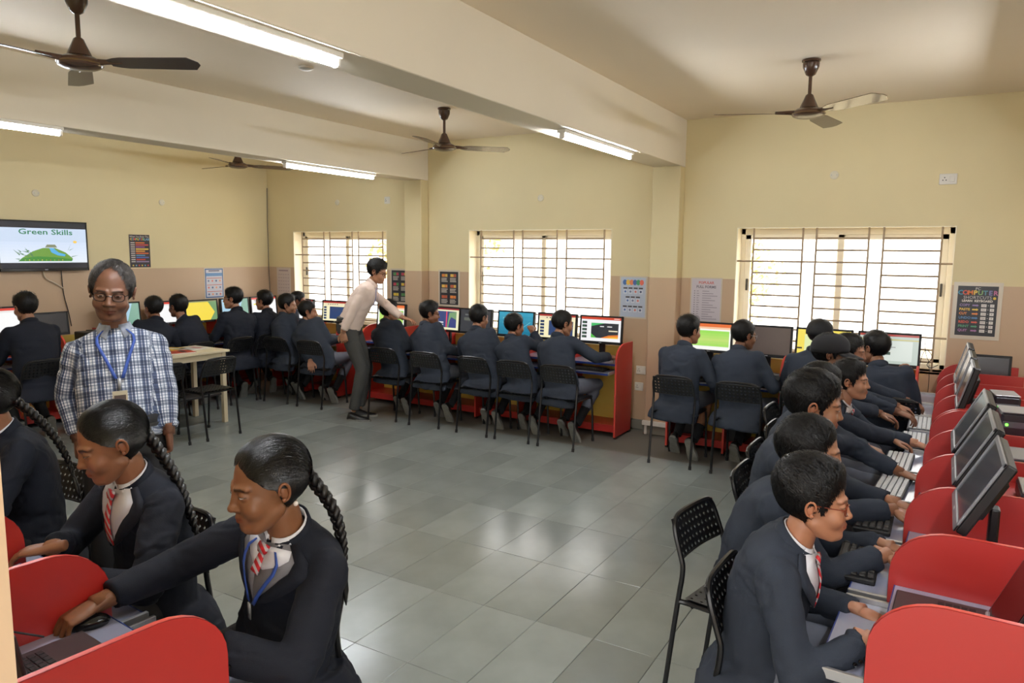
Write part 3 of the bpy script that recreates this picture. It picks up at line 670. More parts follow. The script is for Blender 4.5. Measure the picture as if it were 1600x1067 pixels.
def plate(label, loc, rz=0, w=.12, h=.085, kind='socket'):
    root = thing('wall_socket' if kind == 'socket' else 'round_cover', label, 'socket' if kind == 'socket' else 'cover plate', loc, rz)
    b = MB()
    if kind == 'socket':
        b.box((0, -.005, 0), (w, .01, h), ch=.003); obj('plate', b, WHITEP, root)
        s = MB(); s.box((w * .22, -.0115, 0), (w * .28, .006, h * .55), ch=.002); obj('rocker_switch', s, WHITEP, root)
        k = MB()
        for x, z in ((-.2, .14), (-.29, -.1), (-.11, -.1)): k.tube([(x * w, -.0085, z * h), (x * w, -.0108, z * h)], .0045, 8)
        obj('pin_hole', k, BLACKP, root)
    else:
        b.lathe([(.001, 0), (.036, 0), (.036, .006), (.03, .01), (.001, .011)], 24, M=Matrix.Rotation(R(90), 3, 'X')); obj('disc', b, mat('cover_plate_white', (222, 214, 190), .45), root)
        s = MB()
        for x in (-.02, .02): s.tube([(x, -.0085, 0), (x, -.0115, 0)], .004, 8)
        obj('screw', s, SILVER, root)
    return root
plate('white socket plate with a switch high on the wall right of the right window', (.62, -.0005, 2.405), 0, .125, .085)
plate('round white cover plate high above the right window', (-.23, -.0005, 2.475), kind='round')
plate('round cream cover plate high above the middle window', (-3.12, -.0005, 2.365), kind='round')
plate('round cover plate high above the left window', (-6.08, -.0005, 2.395), kind='round')
plate('white socket plate beside the left pillar above the first window', (-5.25, -.0005, 2.40), 0, .085, .085)
plate('white socket plate low beside the middle pillar behind the red end panel', (-1.93, -.0005, .61), 0, .10, .085)
plate('lower cream socket plate below the other one beside the middle pillar', (-1.945, -.0005, .44), 0, .09, .085)
plate('round cover plate on the left wall above the television', (XL + .0005, -2.96, 2.335), R(90), kind='round')
plate('round cover plate on the left wall right of the television', (XL + .0005, -1.57, 2.33), R(90), kind='round')
s = MB(); s.lathe([(.001, 0), (.052, 0), (.05, -.012), (.03, -.022), (.001, -.024)], 24); root = thing('junction_cover', 'small round white junction cover on the ceiling of the middle bay', 'cover plate', (-3.26, -3.17, ZC)); obj('cover', s, WHITEP, root)
s = MB(); s.tube([(0, 0, 0), (0, 0, -.006)], .003, 6); obj('screw', s, SILVER, root, loc=(.03, 0, -.016))
c = MB(); c.tube(chaikin([(XL + .012, -.012, 2.62), (XL + .02, -.03, 2.2), (XL + .012, -.02, 1.9), (XL + .03, -.04, 1.6), (XL + .012, -.014, 1.2)], 2), .006, 6); tag(obj('wall_cable', c, CABLE), 'thin grey cable hanging down the far left corner of the room', 'cable')
c = MB(); c.tube(chaikin([(XL + .012, -2.95, 1.56), (XL + .014, -2.93, 1.46), (XL + .012, -2.84, 1.42), (XL + .012, -2.76, 1.36)], 2), .008, 6); tag(obj('television_cable', c, mat('cream_cable', (206, 190, 166), .6)), 'cream cable looping below the television', 'cable')
c = MB(); c.tube(chaikin([(XL + .012, -2.765, 1.56), (XL + .012, -2.76, 1.3), (XL + .014, -2.72, 1.12), (XL + .02, -2.70, .95)], 2), .005, 6); tag(obj('television_cable', c, DKCABLE), 'dark cable dropping straight below the television', 'cable')
t = MB(); t.box((-1.69, -PD - .03, .115), (.29, .04, .045), ch=.004); t.box((-1.45, -.035, .115), (.2, .04, .045), ch=.004); t.tube([(-1.80, -PD - .03, .0), (-1.80, -PD - .03, .1)], .014, 8); tag(obj('cable_trunking', t, WHITEP), 'white plastic trunking low around the foot of the middle pillar', 'trunking')
c = MB(); c.tube(chaikin([(.52, -.05, .84), (.54, -.05, 1.0), (.58, -.06, 1.02), (.62, -.05, .95), (.57, -.06, .9), (.6, -.05, .86), (.66, -.05, .9)], 3), .003, 6); c.tube(chaikin([(.55, -.05, 1.1), (.56, -.05, .98), (.6, -.06, .9), (.6, -.06, .6)], 2), .0028, 6); tag(obj('cable_tangle', c, DKCABLE), 'dark tangle of thin cable on the right window sill', 'cable')

# ---------------------------------------------------------------- desks
FY = -.55
desk('computer_desk', 'red booth desk under the middle window with five boys', (-5.20, FY, 0), 0, [.537 * i for i in range(7)])
desk('computer_desk', 'red booth desk under the right window with four boys', (-1.46, FY, 0), 0, [0, .52, .98, 1.44, 1.98])
desk('computer_desk', 'red booth desk in the far left corner under the first window', (-6.74, FY, 0), 0, [0, .57, 1.14])
desk('computer_desk', 'red booth desk along the left wall below the television', (-6.95, -3.98, 0), R(90), [0, .53, 1.0, 1.5, 2.0, 2.46, 2.92, 3.38])
TRAY_X = .645
desk('computer_desk', 'near red booth desk on the right with open laptop', (TRAY_X, -2.17, 0), R(-92), [0, .545, 1.085, 1.635, 2.185, 2.735], depth=.56, back=.83, rise=.15, run=.17, h=.925, shelf=(0, 1, 2))
desk('computer_desk', 'far red booth desk on the right by the window wall', (.66, -.08, 0), R(-90.5), [0, .52, 1.03, 1.54, 2.045], depth=.54, back=.83, rise=.15, run=.17, h=.925, shelf=(3,))
desk('computer_desk', 'red booth desk in the left foreground where the girls sit', (-.80, -5.825, 0), R(175.8), [0, .575, 1.15, 1.725, 2.3], depth=.52, back=.74, h=.945, run=.17)

# ---------------------------------------------------------------- monitors
DZ = .7305; MY = -.33
monitor('monitor showing a cream slide at the left corner desk', (-5.83, MY, DZ), R(4), 'slide_cream', .42)
monitor('monitor showing a pale page behind the bending teacher', (-6.42, MY, DZ), 0, 'white_red', .42)
monitor('monitor with a green page half hidden by the bending teacher', (-4.93, MY, DZ), R(2), 'green_doc', .42)
monitor('monitor with a map like slide in front of the boy in glasses', (-4.13, MY, DZ), R(-4), 'map', .40)
monitor('monitor with a dark grey page under the middle window', (-3.72, MY - .02, DZ), R(-3), 'dark_doc', .44)
monitor('monitor with a teal desktop under the middle window', (-3.22, MY, DZ), 0, 'teal', .45)
monitor('monitor showing a cream slide beside the red end panel row', (-2.73, MY, DZ), 0, 'slide_cream', .45)
monitor('monitor with a dark slide next to the red end panel', (-2.24, MY, DZ), R(3), 'slide_dark', .45)
monitor('monitor with a green page left of the right window', (-1.16, MY, DZ), 0, 'green_doc', .42)
monitor('monitor with an unlit brown screen under the right window', (-.65, MY, DZ), 0, 'off_brown', .42)
monitor('monitor with a yellow page under the right window behind the capped boys', (-.19, MY, DZ), 0, 'yellow_pale', .45)
monitor('monitor with a grey green page beside the sill with the cable', (.30, MY, DZ), 0, 'grey_doc', .46)
monitor('dark unlit monitor in the far right corner behind a red panel', (1.0, -.33, DZ), 0, 'off_grey', .27, .2, stand=.11)
TVX = -7.16
monitor('monitor with a white page at the far left below the television', (TVX, -3.5, DZ), R(90), 'white_red', .44, stand=.2)
monitor('dark unlit monitor right of the boy below the television', (TVX, -3.03, DZ), R(90), 'off_grey', .40, .24)
monitor('monitor with a pale blue page behind the teacher in checks', (TVX, -2.25, DZ), R(90), 'blue', .42, stand=.18)
monitor('monitor with a white page between two boys at the left wall', (TVX, -1.72, DZ), R(90), 'white_red', .44, stand=.17)
monitor('monitor with a big yellow shape at the left wall', (TVX, -1.25, DZ), R(90), 'yellow', .46, stand=.16)
monitor('monitor with a blue page beside the boy at the left wall', (TVX, -.76, DZ), R(90), 'blue', .43, stand=.16)
monitor('last monitor of the left wall next to the corner', (TVX, -.30, DZ), R(88), 'white_red', .42, stand=.16)
for i, (y, nm) in enumerate([(-4.06, 'nearest upright monitor on the right desk leaning back'), (-3.52, 'second monitor from the front on the right desk'), (-2.98, 'third monitor from the front on the right desk'), (-1.88, 'fourth monitor from the front on the right desk'), (-1.37, 'fifth monitor from the front on the right desk'), (-.85, 'farthest monitor of the right desk')]):
    monitor(nm, (.80, y, DZ), R(-90), None, .42, .27, 27 if i < 3 else 15, .165, GREYFR)
laptop('open dark laptop on the nearest booth of the right desk', (.71, -4.625, .7305), R(-92), 112)
laptop('dark glossy laptop under the hand of the girl in front', (-1.12, -6.04, .7305), R(176), 100)
def mini_pc(label, loc, rz):
    root = thing('small_computer', label, 'computer', loc, rz, 'small computers behind the right monitors')
    b = MB(); b.box((0, 0, .08), (.13, .20, .16), ch=.012); obj('case', b, mat('mini_case', (46, 46, 56), .35), root)
    t_ = MB(); t_.box((0, 0, .162), (.125, .195, .006), ch=.002); obj('lid', t_, SILVER, root)
    p = MB(); p.box((0, -.102, .1), (.115, .006, .032), ch=.002); obj('front_strip', p, mat('mini_strip', (96, 98, 112), .4), root)
    l = MB(); l.tube([(-.04, -.104, .1), (-.04, -.108, .1)], .007, 10); obj('power_lamp', l, mat('green_lamp', (90, 255, 60), .4, emit=2.0), root)
    return root
mini_pc('small dark computer with a green lamp behind the right monitors', (1.01, -2.42, .8382), R(4))
mini_pc('farther small dark computer behind the right monitors', (1.0, -1.90, .8382), R(6))
for y, lb in ((-2.99, 'flat silver box behind the third monitor of the right desk'), (-3.54, 'flat silver box behind the second monitor of the right desk')):
    root = thing('flat_computer', lb, 'computer', (1.06, y, .8382), 0); b = MB(); b.box((0, 0, .03), (.2, .24, .06), ch=.008); obj('case', b, mat('flat_case', (60, 60, 66), .35), root); t_ = MB(); t_.box((0, 0, .063), (.19, .23, .006), ch=.002); obj('lid', t_, SILVER, root)

# ---------------------------------------------------------------- keyboards, mice, computers under desks
keyboard('pale keyboard on the right desk in front of the third boy', (.505, -3.0, .6545), R(-94))
keyboard('pale keyboard farther along the right desk', (.505, -2.53, .6545), R(-92))
keyboard('pale keyboard under the hands of the capped boy', (.56, -1.95, .6545), R(-90))
keyboard('pale keyboard at the far end of the right desk', (.58, -1.42, .6545), R(-90))
keyboard('black keyboard on the pulled out tray of the second boy', (.455, -4.02, .6545), R(-90), True)
keyboard('dark blue black keyboard on the pulled out tray of the third boy', (.47, -3.5, .6545), R(-90), True)
keyboard('black keyboard under the hand of the second girl', (-1.70, -6.02, .7305), R(180), True)
keyboard('black keyboard in front of the dark slide monitor', (-2.3, -.52, .6545), 0, True)
keyboard('black keyboard below the unlit brown monitor', (-.68, -.52, .6545), 0, True)
keyboard('black keyboard below the green page monitor', (-1.2, -.52, .6545), 0, True)
mouse('black mouse on the left foreground desk by the red partition', (-1.33, -5.87, .7305), R(150))
c = MB(); c.tube(chaikin([(-1.34, -5.98, .75), (-1.355, -6.06, .80), (-1.356, -6.16, .86), (-1.356, -6.26, .82), (-1.35, -6.2, .76), (-1.34, -6.1, .745)], 3), .0028, 6); tag(obj('mouse_cable', c, DKCABLE), 'thin dark cable looping up the red partition by the black mouse', 'cable')
p = MB(); p.box((-1.0, -5.95, .732), (.22, .16, .004), ch=.001); tag(obj('mouse_mat', p, mat('grey_mat', (86, 94, 96), .7)), 'grey mouse mat on the left foreground desk beside the laptop', 'mouse mat')
tower('black computer tower under the right window desk with round badge', (-.86, FY + .1, .118), 0)
tower('black computer tower on the foot shelf left of the first boy of the right window', (-1.34, FY + .16, .118), 0)
tower('black computer tower under the desk below the left wall boys', (-7.0, -1.5, .118), R(90))
bt = thing('water_bottle', 'dark water bottle with blue cap on the red foot shelf', 'bottle', (-1.18, FY + .1, .118)); b = MB(); b.lathe([(.004, 0), (.034, .002), (.036, .02), (.036, .15), (.03, .175), (.015, .19), (.015, .2), (.002, .2)], 20); obj('body', b, mat('bottle_body', (56, 70, 84), .25), bt)
b = MB(); b.lathe([(.002, .2), (.019, .2), (.019, .226), (.002, .226)], 16); obj('cap', b, mat('bottle_cap', (60, 140, 190), .4), bt)
b = MB(); b.lathe([(.0365, .05), (.0368, .051), (.0368, .11), (.0365, .111)], 20); obj('wrap', b, mat('bottle_wrap', (210, 220, 224), .5), bt)
def black_box(label, loc, rz):
    root = thing('power_supply', label, 'power supply', loc, rz, None); b = MB(); b.box((0, 0, .09), (.11, .2, .18), ch=.008); obj('case', b, BLACKP, root); g = MB()
    for i in range(5): g.box((.0, -.101, .05 + .022 * i), (.07, .004, .008), ch=.001)
    obj('vent', g, BLACKG, root)
black_box('black box standing beside the dark monitor below the television', (-7.08, -2.72, DZ), R(90))
black_box('second black box behind the first one below the television', (-7.14, -2.57, DZ), R(90))

# ---------------------------------------------------------------- table with books
TB = thing('work_table', 'cream table with square legs behind the teacher in checks', 'table', (-5.92, -2.66, 0))
CREAM = mat('cream_laminate', (214, 200, 168), .45)
b = MB(); b.box((0, 0, .748), (.56, 1.24, .024), ch=.003); obj('tabletop', b, CREAM, TB)
b = MB()
for x in (-.24, .24): b.box((x, 0, .705), (.03, 1.1, .06), ch=.003)
for y in (-.55, .55): b.box((0, y, .705), (.46, .03, .06), ch=.003)
obj('apron', b, CREAM, TB)
for x in (-.24, .24):
    for y in (-.56, .56): b = MB(); b.box((x, y, .368), (.045, .045, .736), ch=.003); obj('leg', b, CREAM, TB)
b = MB(); b.box((0, 0, .30), (.46, 1.08, .018), ch=.002); obj('lower_shelf', b, mat('dark_shelf', (40, 38, 40), .5), TB)
for i, (x, y, a, w_, c, lb) in enumerate([(-.02, .40, 8, (.21, .29), (224, 222, 214), 'white magazine on the cream table near its right end'), (.1, .14, -15, (.22, .30), (206, 84, 60), 'red covered magazine lying on the cream table'), (-.12, .22, 20, (.2, .28), (240, 196, 80), 'yellow magazine at the back of the cream table'), (.13, -.22, 4, (.22, .3), (220, 214, 206), 'open pale magazine on the cream table close to the teacher')]):
    bk = thing('magazine', lb, 'magazine', (-5.92 + x, -2.66 + y, .7602 + .001 * 0), R(a)); b = MB(); b.box((0, 0, .006), (w_[0], w_[1], .010), ch=.001); obj('pages', b, mat('page_stack', (226, 222, 210), .7), bk)
    b = MB(); b.box((0, 0, .0118), (w_[0] + .002, w_[1] + .002, .0012), ch=0); b.box((0, .05, .0125), (w_[0] * .7, .05, .0006), 1, ch=0); obj('cover', b, [mat('cover_%d' % i, c, .3), mat('cover_band_%d' % i, [(190, 60, 50), (90, 50, 46), (240, 240, 230), (196, 120, 90)][i], .3)], bk)
# ---------------------------------------------------------------- people: meshes grown from poses
V = lambda *a: np.array(a, float)
def nrm(v): v = np.asarray(v, float); return v / max(np.linalg.norm(v), 1e-9)
def vnoise(p, seed=0):
    p = np.asarray(p, float); i = np.floor(p).astype(int); f = p - i; f = f * f * (3 - 2 * f)
    def h(a): n = (a[:, 0] * 73856093) ^ (a[:, 1] * 19349663) ^ (a[:, 2] * 83492791) ^ (seed * 2654435); n = (n ^ (n >> 13)) * 1274126177; return ((n ^ (n >> 16)) & 65535) / 32767.5 - 1
    o = 0
    for dx in (0, 1):
        for dy in (0, 1):
            for dz in (0, 1):
                o = o + h(i + np.array([dx, dy, dz])) * np.where(dx, f[:, 0], 1 - f[:, 0]) * np.where(dy, f[:, 1], 1 - f[:, 1]) * np.where(dz, f[:, 2], 1 - f[:, 2])
    return o
def np_mesh(me):
    n = len(me.vertices); v = np.empty(n * 3); me.vertices.foreach_get('co', v); e = np.empty(len(me.edges) * 2, int); me.edges.foreach_get('vertices', e)
    return v.reshape(-1, 3), e.reshape(-1, 2)
def relax(v, e, it, k=.5):
    n = len(v); d = np.bincount(e.ravel(), minlength=n).astype(float); d[d == 0] = 1
    for _ in range(it):
        s = np.stack([np.bincount(e[:, 0], v[e[:, 1], c], n) + np.bincount(e[:, 1], v[e[:, 0], c], n) for c in range(3)], 1)
        v = v * (1 - k) + s / d[:, None] * k
    return v
def fuse(mb, vox, it=4, k=.5):
    """union of closed tubes -> one continuous surface"""
    me = mb.mesh('tmp'); fix_normals(me); o = bpy.data.objects.new('tmp', me); COL.objects.link(o)
    md = o.modifiers.new('r', 'REMESH'); md.mode = 'VOXEL'; md.voxel_size = vox; md.adaptivity = 0
    dg = bpy.context.evaluated_depsgraph_get(); dg.update(); out = bpy.data.meshes.new_from_object(o.evaluated_get(dg))
    bpy.data.objects.remove(o); bpy.data.meshes.remove(me)
    v, e = np_mesh(out); v = relax(v, e, it, k); f = [tuple(p.vertices) for p in out.polygons]; bpy.data.meshes.remove(out)
    return v, f, e
def normals_of(v, f):
    q = np.array([t if len(t) == 4 else (*t, t[-1]) for t in f]); a = v[q[:, 2]] - v[q[:, 0]]; b = v[q[:, 3]] - v[q[:, 1]]; n = np.cross(a, b); o = np.zeros_like(v)
    for k in range(4): np.add.at(o, q[:, k], n)
    return o / np.maximum(np.linalg.norm(o, axis=1, keepdims=True), 1e-12)
def folds(v, f, amp, freq, seed, stretch=(1, 1, 1)):
    n = normals_of(v, f); p = v * np.array(stretch) * freq
    d = vnoise(p, seed) + .5 * vnoise(p * 2.1 + 9, seed + 1); d = np.where(d < 0, d * 1.3, d * .6)
    return v + n * (d * amp)[:, None]

def creases(v, f, amp, freq, seed, stretch=(1, 1, 1)):
    n = normals_of(v, f); p = v * np.array(stretch) * freq; a = vnoise(p, seed) + .35 * vnoise(p * 2.3 + 5, seed + 1); m = np.clip(vnoise(v * 5 + 3, seed + 7) + .45, 0, 1)
    return v - n * (np.exp(-(a / .10) ** 2) * m * amp)[:, None] + n * (np.exp(-((a - .22) / .14) ** 2) * m * amp * .6)[:, None]
# ---- head
def _ell(p, c, r):
    q = (p - c) / r; k = np.linalg.norm(q, axis=1); g = np.linalg.norm(q / r, axis=1); return k * (k - 1) / np.maximum(g, 1e-6)
def _cap(p, a, b, r, r2=None):
    a = V(*a); b = V(*b); ab = b - a; t = np.clip((p - a) @ ab / (ab @ ab), 0, 1); rr = r if r2 is None else r + (r2 - r) * t
    return np.linalg.norm(p - a - t[:, None] * ab, axis=1) - rr
def _su(a, b, k): h = np.clip(.5 + .5 * (b - a) / k, 0, 1); return b * (1 - h) + a * h - k * h * (1 - h)
def _ss(a, b, k): h = np.clip(.5 - .5 * (a + b) / k, 0, 1); return a * (1 - h) + (-b) * h + k * h * (1 - h)
EYX, EYY, EYZ = .031, .0735, .004
def head_sdf(p, P):
    m = np.stack([np.abs(p[:, 0]), p[:, 1], p[:, 2]], 1); fat = P.get('fat', 0.0); nl = P.get('nose', 1.0)
    d = _ell(p, V(0, -.016, .03), V(.0745, .096, .089))
    d = _su(d, _ell(p, V(0, .028, -.03), V(.0605 + fat, .064, .086)), .02)
    d = _su(d, _ell(p, V(0, .046, -.084), V(.038 + fat, .04, .031)), .02)
    d = _su(d, _cap(m, (.045 + fat, .004, -.062), (.024 + fat * .5, .06, -.1), .017, .014), .02)
    d = _su(d, _cap(p, (-.008, .076, -.098), (.008, .076, -.098), .0145), .014)
    d = _su(d, _ell(m, V(.036 + fat, .062, -.034), V(.026, .024, .028)), .018)
    d = _ss(d, _ell(m, V(.0315, .1015, .004), V(.021, .0180, .0120)), .014)
    d = _su(d, _cap(m, (.012, .0845, .022), (.046, .0715, .024), .0052), .014)
    d = _su(d, np.linalg.norm(m - V(EYX, EYY, EYZ), axis=1) - .0145, .004)
    d = _su(d, _cap(p, (0, .0835, .014), (0, .0975 + (nl - 1) * .03, -.024), .0070, .0098), .012)
    d = _su(d, _ell(p, V(0, .1005 + (nl - 1) * .03, -.0285), V(.0125 * nl, .0105, .0098)), .008)
    d = _su(d, _ell(m, V(.0130 * nl, .0925, -.0315), V(.0082, .0098, .0078)), .006)
    d = _ss(d, _ell(m, V(.0065, .0985, -.0405), V(.0036, .005, .003)), .003)
    d = _su(d, _ell(p, V(0, .078, -.062), V(.026, .0165, .020)), .012)
    d = _su(d, _cap(m, (0, .0945, -.0580), (.018, .0845, -.0610), .0050, .003), .007)
    d = _su(d, _cap(m, (0, .0925, -.0690), (.016, .0845, -.0655), .0062, .0035), .007)
    d = _ss(d, _cap(m, (0, .1015, -.0630), (.022, .0880, -.0628), .0016), .003)
    return d
def sstep(a, b, x): t = np.clip((x - a) / (b - a), 0, 1); return t * t * (3 - 2 * t)
HC = {}
def head_grid(nu, nv, P):
    key = (nu, nv, tuple(sorted(P.items())))
    if key in HC: return HC[key]
    t = (np.arange(nu) / nu) * 2 - 1; az = math.pi * (t * .62 + .38 * np.sign(t) * np.abs(t) ** 2.2)      # denser towards the face (az 0 = front)
    u = np.linspace(-1, 1, nv); el = (math.pi / 2 - .02) * (u * .8 + .2 * u ** 3)
    A, E = np.meshgrid(az, el); d = np.stack([np.sin(A) * np.cos(E), np.cos(A) * np.cos(E), np.sin(E)], -1).reshape(-1, 3); o = V(0, .012, -.006)
    s = np.full(len(d), .20)
    for _ in range(60): s = s - np.maximum(head_sdf(o + d * s[:, None], P), -.002) * .75
    p = o + d * s[:, None]; p[:, 2] = np.where(p[:, 2] < -.02, -.02 + (p[:, 2] + .02) * P.get('jaw', .93), p[:, 2])
    f = [(j * nu + i, j * nu + (i + 1) % nu, (j + 1) * nu + (i + 1) % nu, (j + 1) * nu + i) for j in range(nv - 1) for i in range(nu)]
    f += [tuple(range(nu))[::-1], tuple((nv - 1) * nu + i for i in range(nu))]
    HC[key] = (p, f, d, A.ravel(), E.ravel()); return HC[key]
def head_colours(p, P, rgb):
    m = np.stack([np.abs(p[:, 0]), p[:, 1], p[:, 2]], 1); c = np.tile(np.array(lin(rgb)), (len(p), 1))
    lip = np.exp(-((np.minimum(_cap(m, (0, .099, -.0595), (.016, .089, -.0615), .001), _cap(m, (0, .099, -.0685), (.014, .089, -.056), .001))) / .005) ** 2 * (np.minimum(_cap(m, (0, .099, -.0595), (.016, .089, -.0615), .001), 1) > 0))
    c = c * (1 - lip[:, None]) + c * np.array([.78, .46, .45]) * lip[:, None]
    brow = sstep(.0055, .0025, np.abs(m[:, 2] - (.0235 + .10 * (m[:, 0] - .03) * (m[:, 0] < .036) - .3 * np.maximum(m[:, 0] - .036, 0)))) * sstep(.008, .014, m[:, 0]) * sstep(.054, .046, m[:, 0]) * (p[:, 1] > .05) * P.get('brow', 1)
    c = c * (1 - brow[:, None] * .85) + np.array(lin((22, 18, 17))) * brow[:, None] * .85
    ex = m[:, 0] - EYX; ez = m[:, 2] - EYZ; op = P.get('open', 1.0)
    rim = np.exp(-((np.abs(ez - op * .0037 * (1 - (ex / .0145) ** 2))) / .0016) ** 2) * (np.abs(ex) < .0145) * (p[:, 1] > .06)
    c = c * (1 - .85 * rim[:, None])
    if P.get('stubble'):
        st = sstep(-.035, -.055, p[:, 2]) * (p[:, 1] > .0) * .35 * P['stubble']; c = c * (1 - st[:, None] * np.array([.6, .5, .4]))
    return c
def hair_mask(p, A, P):
    a = np.abs(A); kind = P.get('hair', 'short'); fr = P.get('hairline', .056)
    line = np.interp(a, [0, .45, .8, 1.05, 1.25, 1.42, 1.6, 1.9, 2.4, 3.15], [fr + .008, fr + .006, fr - .004, .046, .014, -.022, .012, -.028, -.060, -.064] if kind != 'long' else [fr + .022, fr + .012, fr - .010, .034, .018, .008, .006, -.040, -.085, -.09])
    return p[:, 2] - line
def head_parts(P, hi):
    nu, nv = (150, 112) if hi == 2 else (64, 52) if hi == 1 else (40, 32)
    hp = {k: P[k] for k in ('fat', 'nose', 'jaw') if k in P}
    p, f, d, A, E = head_grid(nu, nv, hp)
    h = hair_mask(p, A, P); kind = P.get('hair', 'short'); m = sstep(-.006, .034, h); m = .25 * sstep(-.006, .006, h) + .75 * m
    top = sstep(-.02, .10, p[:, 2]); base = P.get('side', .008) + (P.get('top', .020) - P.get('side', .008)) * top
    base = base * (1 + P.get('tuft', .25) * sstep(.02, .08, p[:, 1]) * top)
    sd = P.get('seed', 1); st = vnoise(np.stack([p[:, 0] * 70, p[:, 1] * 26, p[:, 2] * 26], 1), sd) + .6 * vnoise(p * 110, sd + 3)
    thick = base * m * (1 + P.get('rough', .22) * st) - .004 * (1 - m)
    o = V(0, .012, -.006)
    if kind == 'long':
        q = p - V(0, -.13, -.02); ph = np.arctan2(q[:, 0], q[:, 2] + .02); gr = vnoise(np.stack([ph * 17, q[:, 1] * 5, 0 * ph], 1), sd) + .7 * vnoise(np.stack([ph * 38, q[:, 1] * 8, 0 * ph], 1), sd + 2); thick = thick + gr * .0016 * m
        pt = sstep(.006, .0015, np.abs(p[:, 0])) * sstep(.03, .06, p[:, 2]) * sstep(-.03, .0, p[:, 1]); thick = thick * (1 - pt) - .002 * pt; h = np.where(pt > .6, -.02, h)
    else:
        gr = vnoise(np.stack([np.arctan2(p[:, 0], p[:, 1]) * 16, p[:, 2] * 18, p[:, 0] * 10], 1), sd + 2); thick = thick + gr * .0014 * m * (1 if hi else .6)
    hv = p + d * thick[:, None]
    keep = [q for q in f if max(h[list(q)]) > -.010]
    used = sorted({i for q in keep for i in q}); mp = {i: k for k, i in enumerate(used)}
    return p, f, hv[used], [tuple(mp[i] for i in q) for q in keep], A
def strands(P, hi, W, n):
    """combed strips of hair lying on the scalp"""
    r_ = np.random.default_rng(P.get('seed', 1) + 50); kind = P.get('hair', 'short'); o = V(0, .012, -.006); hp = {k: P[k] for k in ('fat', 'nose') if k in P}
    q = r_.normal(size=(n * 4, 3)); q /= np.linalg.norm(q, axis=1, keepdims=True)
    def surf(d):
        s_ = np.full(len(d), .20)
        for _ in range(26): s_ = s_ - head_sdf(o + d * s_[:, None], hp) * .8
        p = o + d * s_[:, None]; A = np.arctan2(d[:, 0], d[:, 1]); h = hair_mask(p, A, P); m = .25 * sstep(-.006, .006, h) + .75 * sstep(-.006, .034, h); top = sstep(-.02, .10, p[:, 2])
        th = (P.get('side', .008) + (P.get('top', .020) - P.get('side', .008)) * top) * (1 + P.get('tuft', .25) * sstep(.02, .08, p[:, 1]) * top); return p, h, th * m
    p, h, th = surf(q); ok = h > .003; q = q[ok][:n]; th = th[ok][:n]
    side = np.where(q[:, 0] > P.get('part', -.25 if kind == 'short' else 0), 1, -1)
    if kind == 'long': tgt = V(0, -1.0, -.35) * np.ones_like(q)
    else:
        top = sstep(.2, .8, q[:, 2])[:, None]; tgt = (np.stack([side * .55, .75 * np.ones(len(q)), 0 * q[:, 2]], 1)) * top + np.stack([0 * side, .12 * np.ones(len(q)), -1 + 0 * q[:, 0]], 1) * (1 - top)
    tgt = tgt + r_.normal(size=q.shape) * (.10 if kind == 'long' else .30); L = (P.get('len', .045 if kind == 'long' else .026)) * r_.uniform(.6, 1.2, len(q)); lift = r_.uniform(.92, 1.18, len(q)) if kind == 'long' else r_.uniform(.92, 1.45, len(q))
    pts = []; d = q
    for k in range(4):
        pk, hk, tk = surf(d); t = k / 3; e = (tk * lift + .0012) if kind == 'long' else (np.maximum(tk, th * .5) * (lift + .10 * math.sin(t * 3.0)) + .0010); pts.append(pk + d * (e - (.003 if k == 3 else 0))[:, None])
        tg = tgt - d * np.sum(tgt * d, 1, keepdims=True); tg /= np.maximum(np.linalg.norm(tg, axis=1, keepdims=True), 1e-6); d = d + tg * (L / 3 / .1)[:, None]; d /= np.linalg.norm(d, axis=1, keepdims=True)
    wd = .0012 if hi == 2 else .0015; vs = []; nS = len(q)
    T = pts[1] - pts[0]; sdv = np.cross(T, q); sdv /= np.maximum(np.linalg.norm(sdv, axis=1, keepdims=True), 1e-9)
    for k, w_ in enumerate((.9, 1.0, .8, .2)): vs += [pts[k] - sdv * wd * w_, pts[k] + sdv * wd * w_]
    A_ = np.stack(vs, 1).reshape(-1, 3); f = [(8 * i + 2 * k, 8 * i + 2 * k + 1, 8 * i + 2 * k + 3, 8 * i + 2 * k + 2) for i in range(nS) for k in range(3)]
    return W(A_), f
def ear_mb(s):
    m = MB(); c = Vector((s * .0735, -.012, .0)); pts = []
    for i in range(17):
        a = math.radians(-100 + 290 * i / 16); pts.append(c + Vector((s * (.010 + .004 * math.sin(a)), .016 * math.cos(a) * -1 + .002, .028 * math.sin(a) - .002)))
    m.tube(pts, [.0042 * (.8 + .3 * math.sin(math.pi * i / 16)) for i in range(17)], 8)
    m.ball(c + Vector((s * .005, .0, -.002)), (.006, .014, .024), n=12); m.ball(c + Vector((s * .008, .006, -.026)), (.005, .007, .008), n=10); m.ball(c + Vector((s * .008, .0135, -.004)), (.004, .004, .006), n=8)
    return m
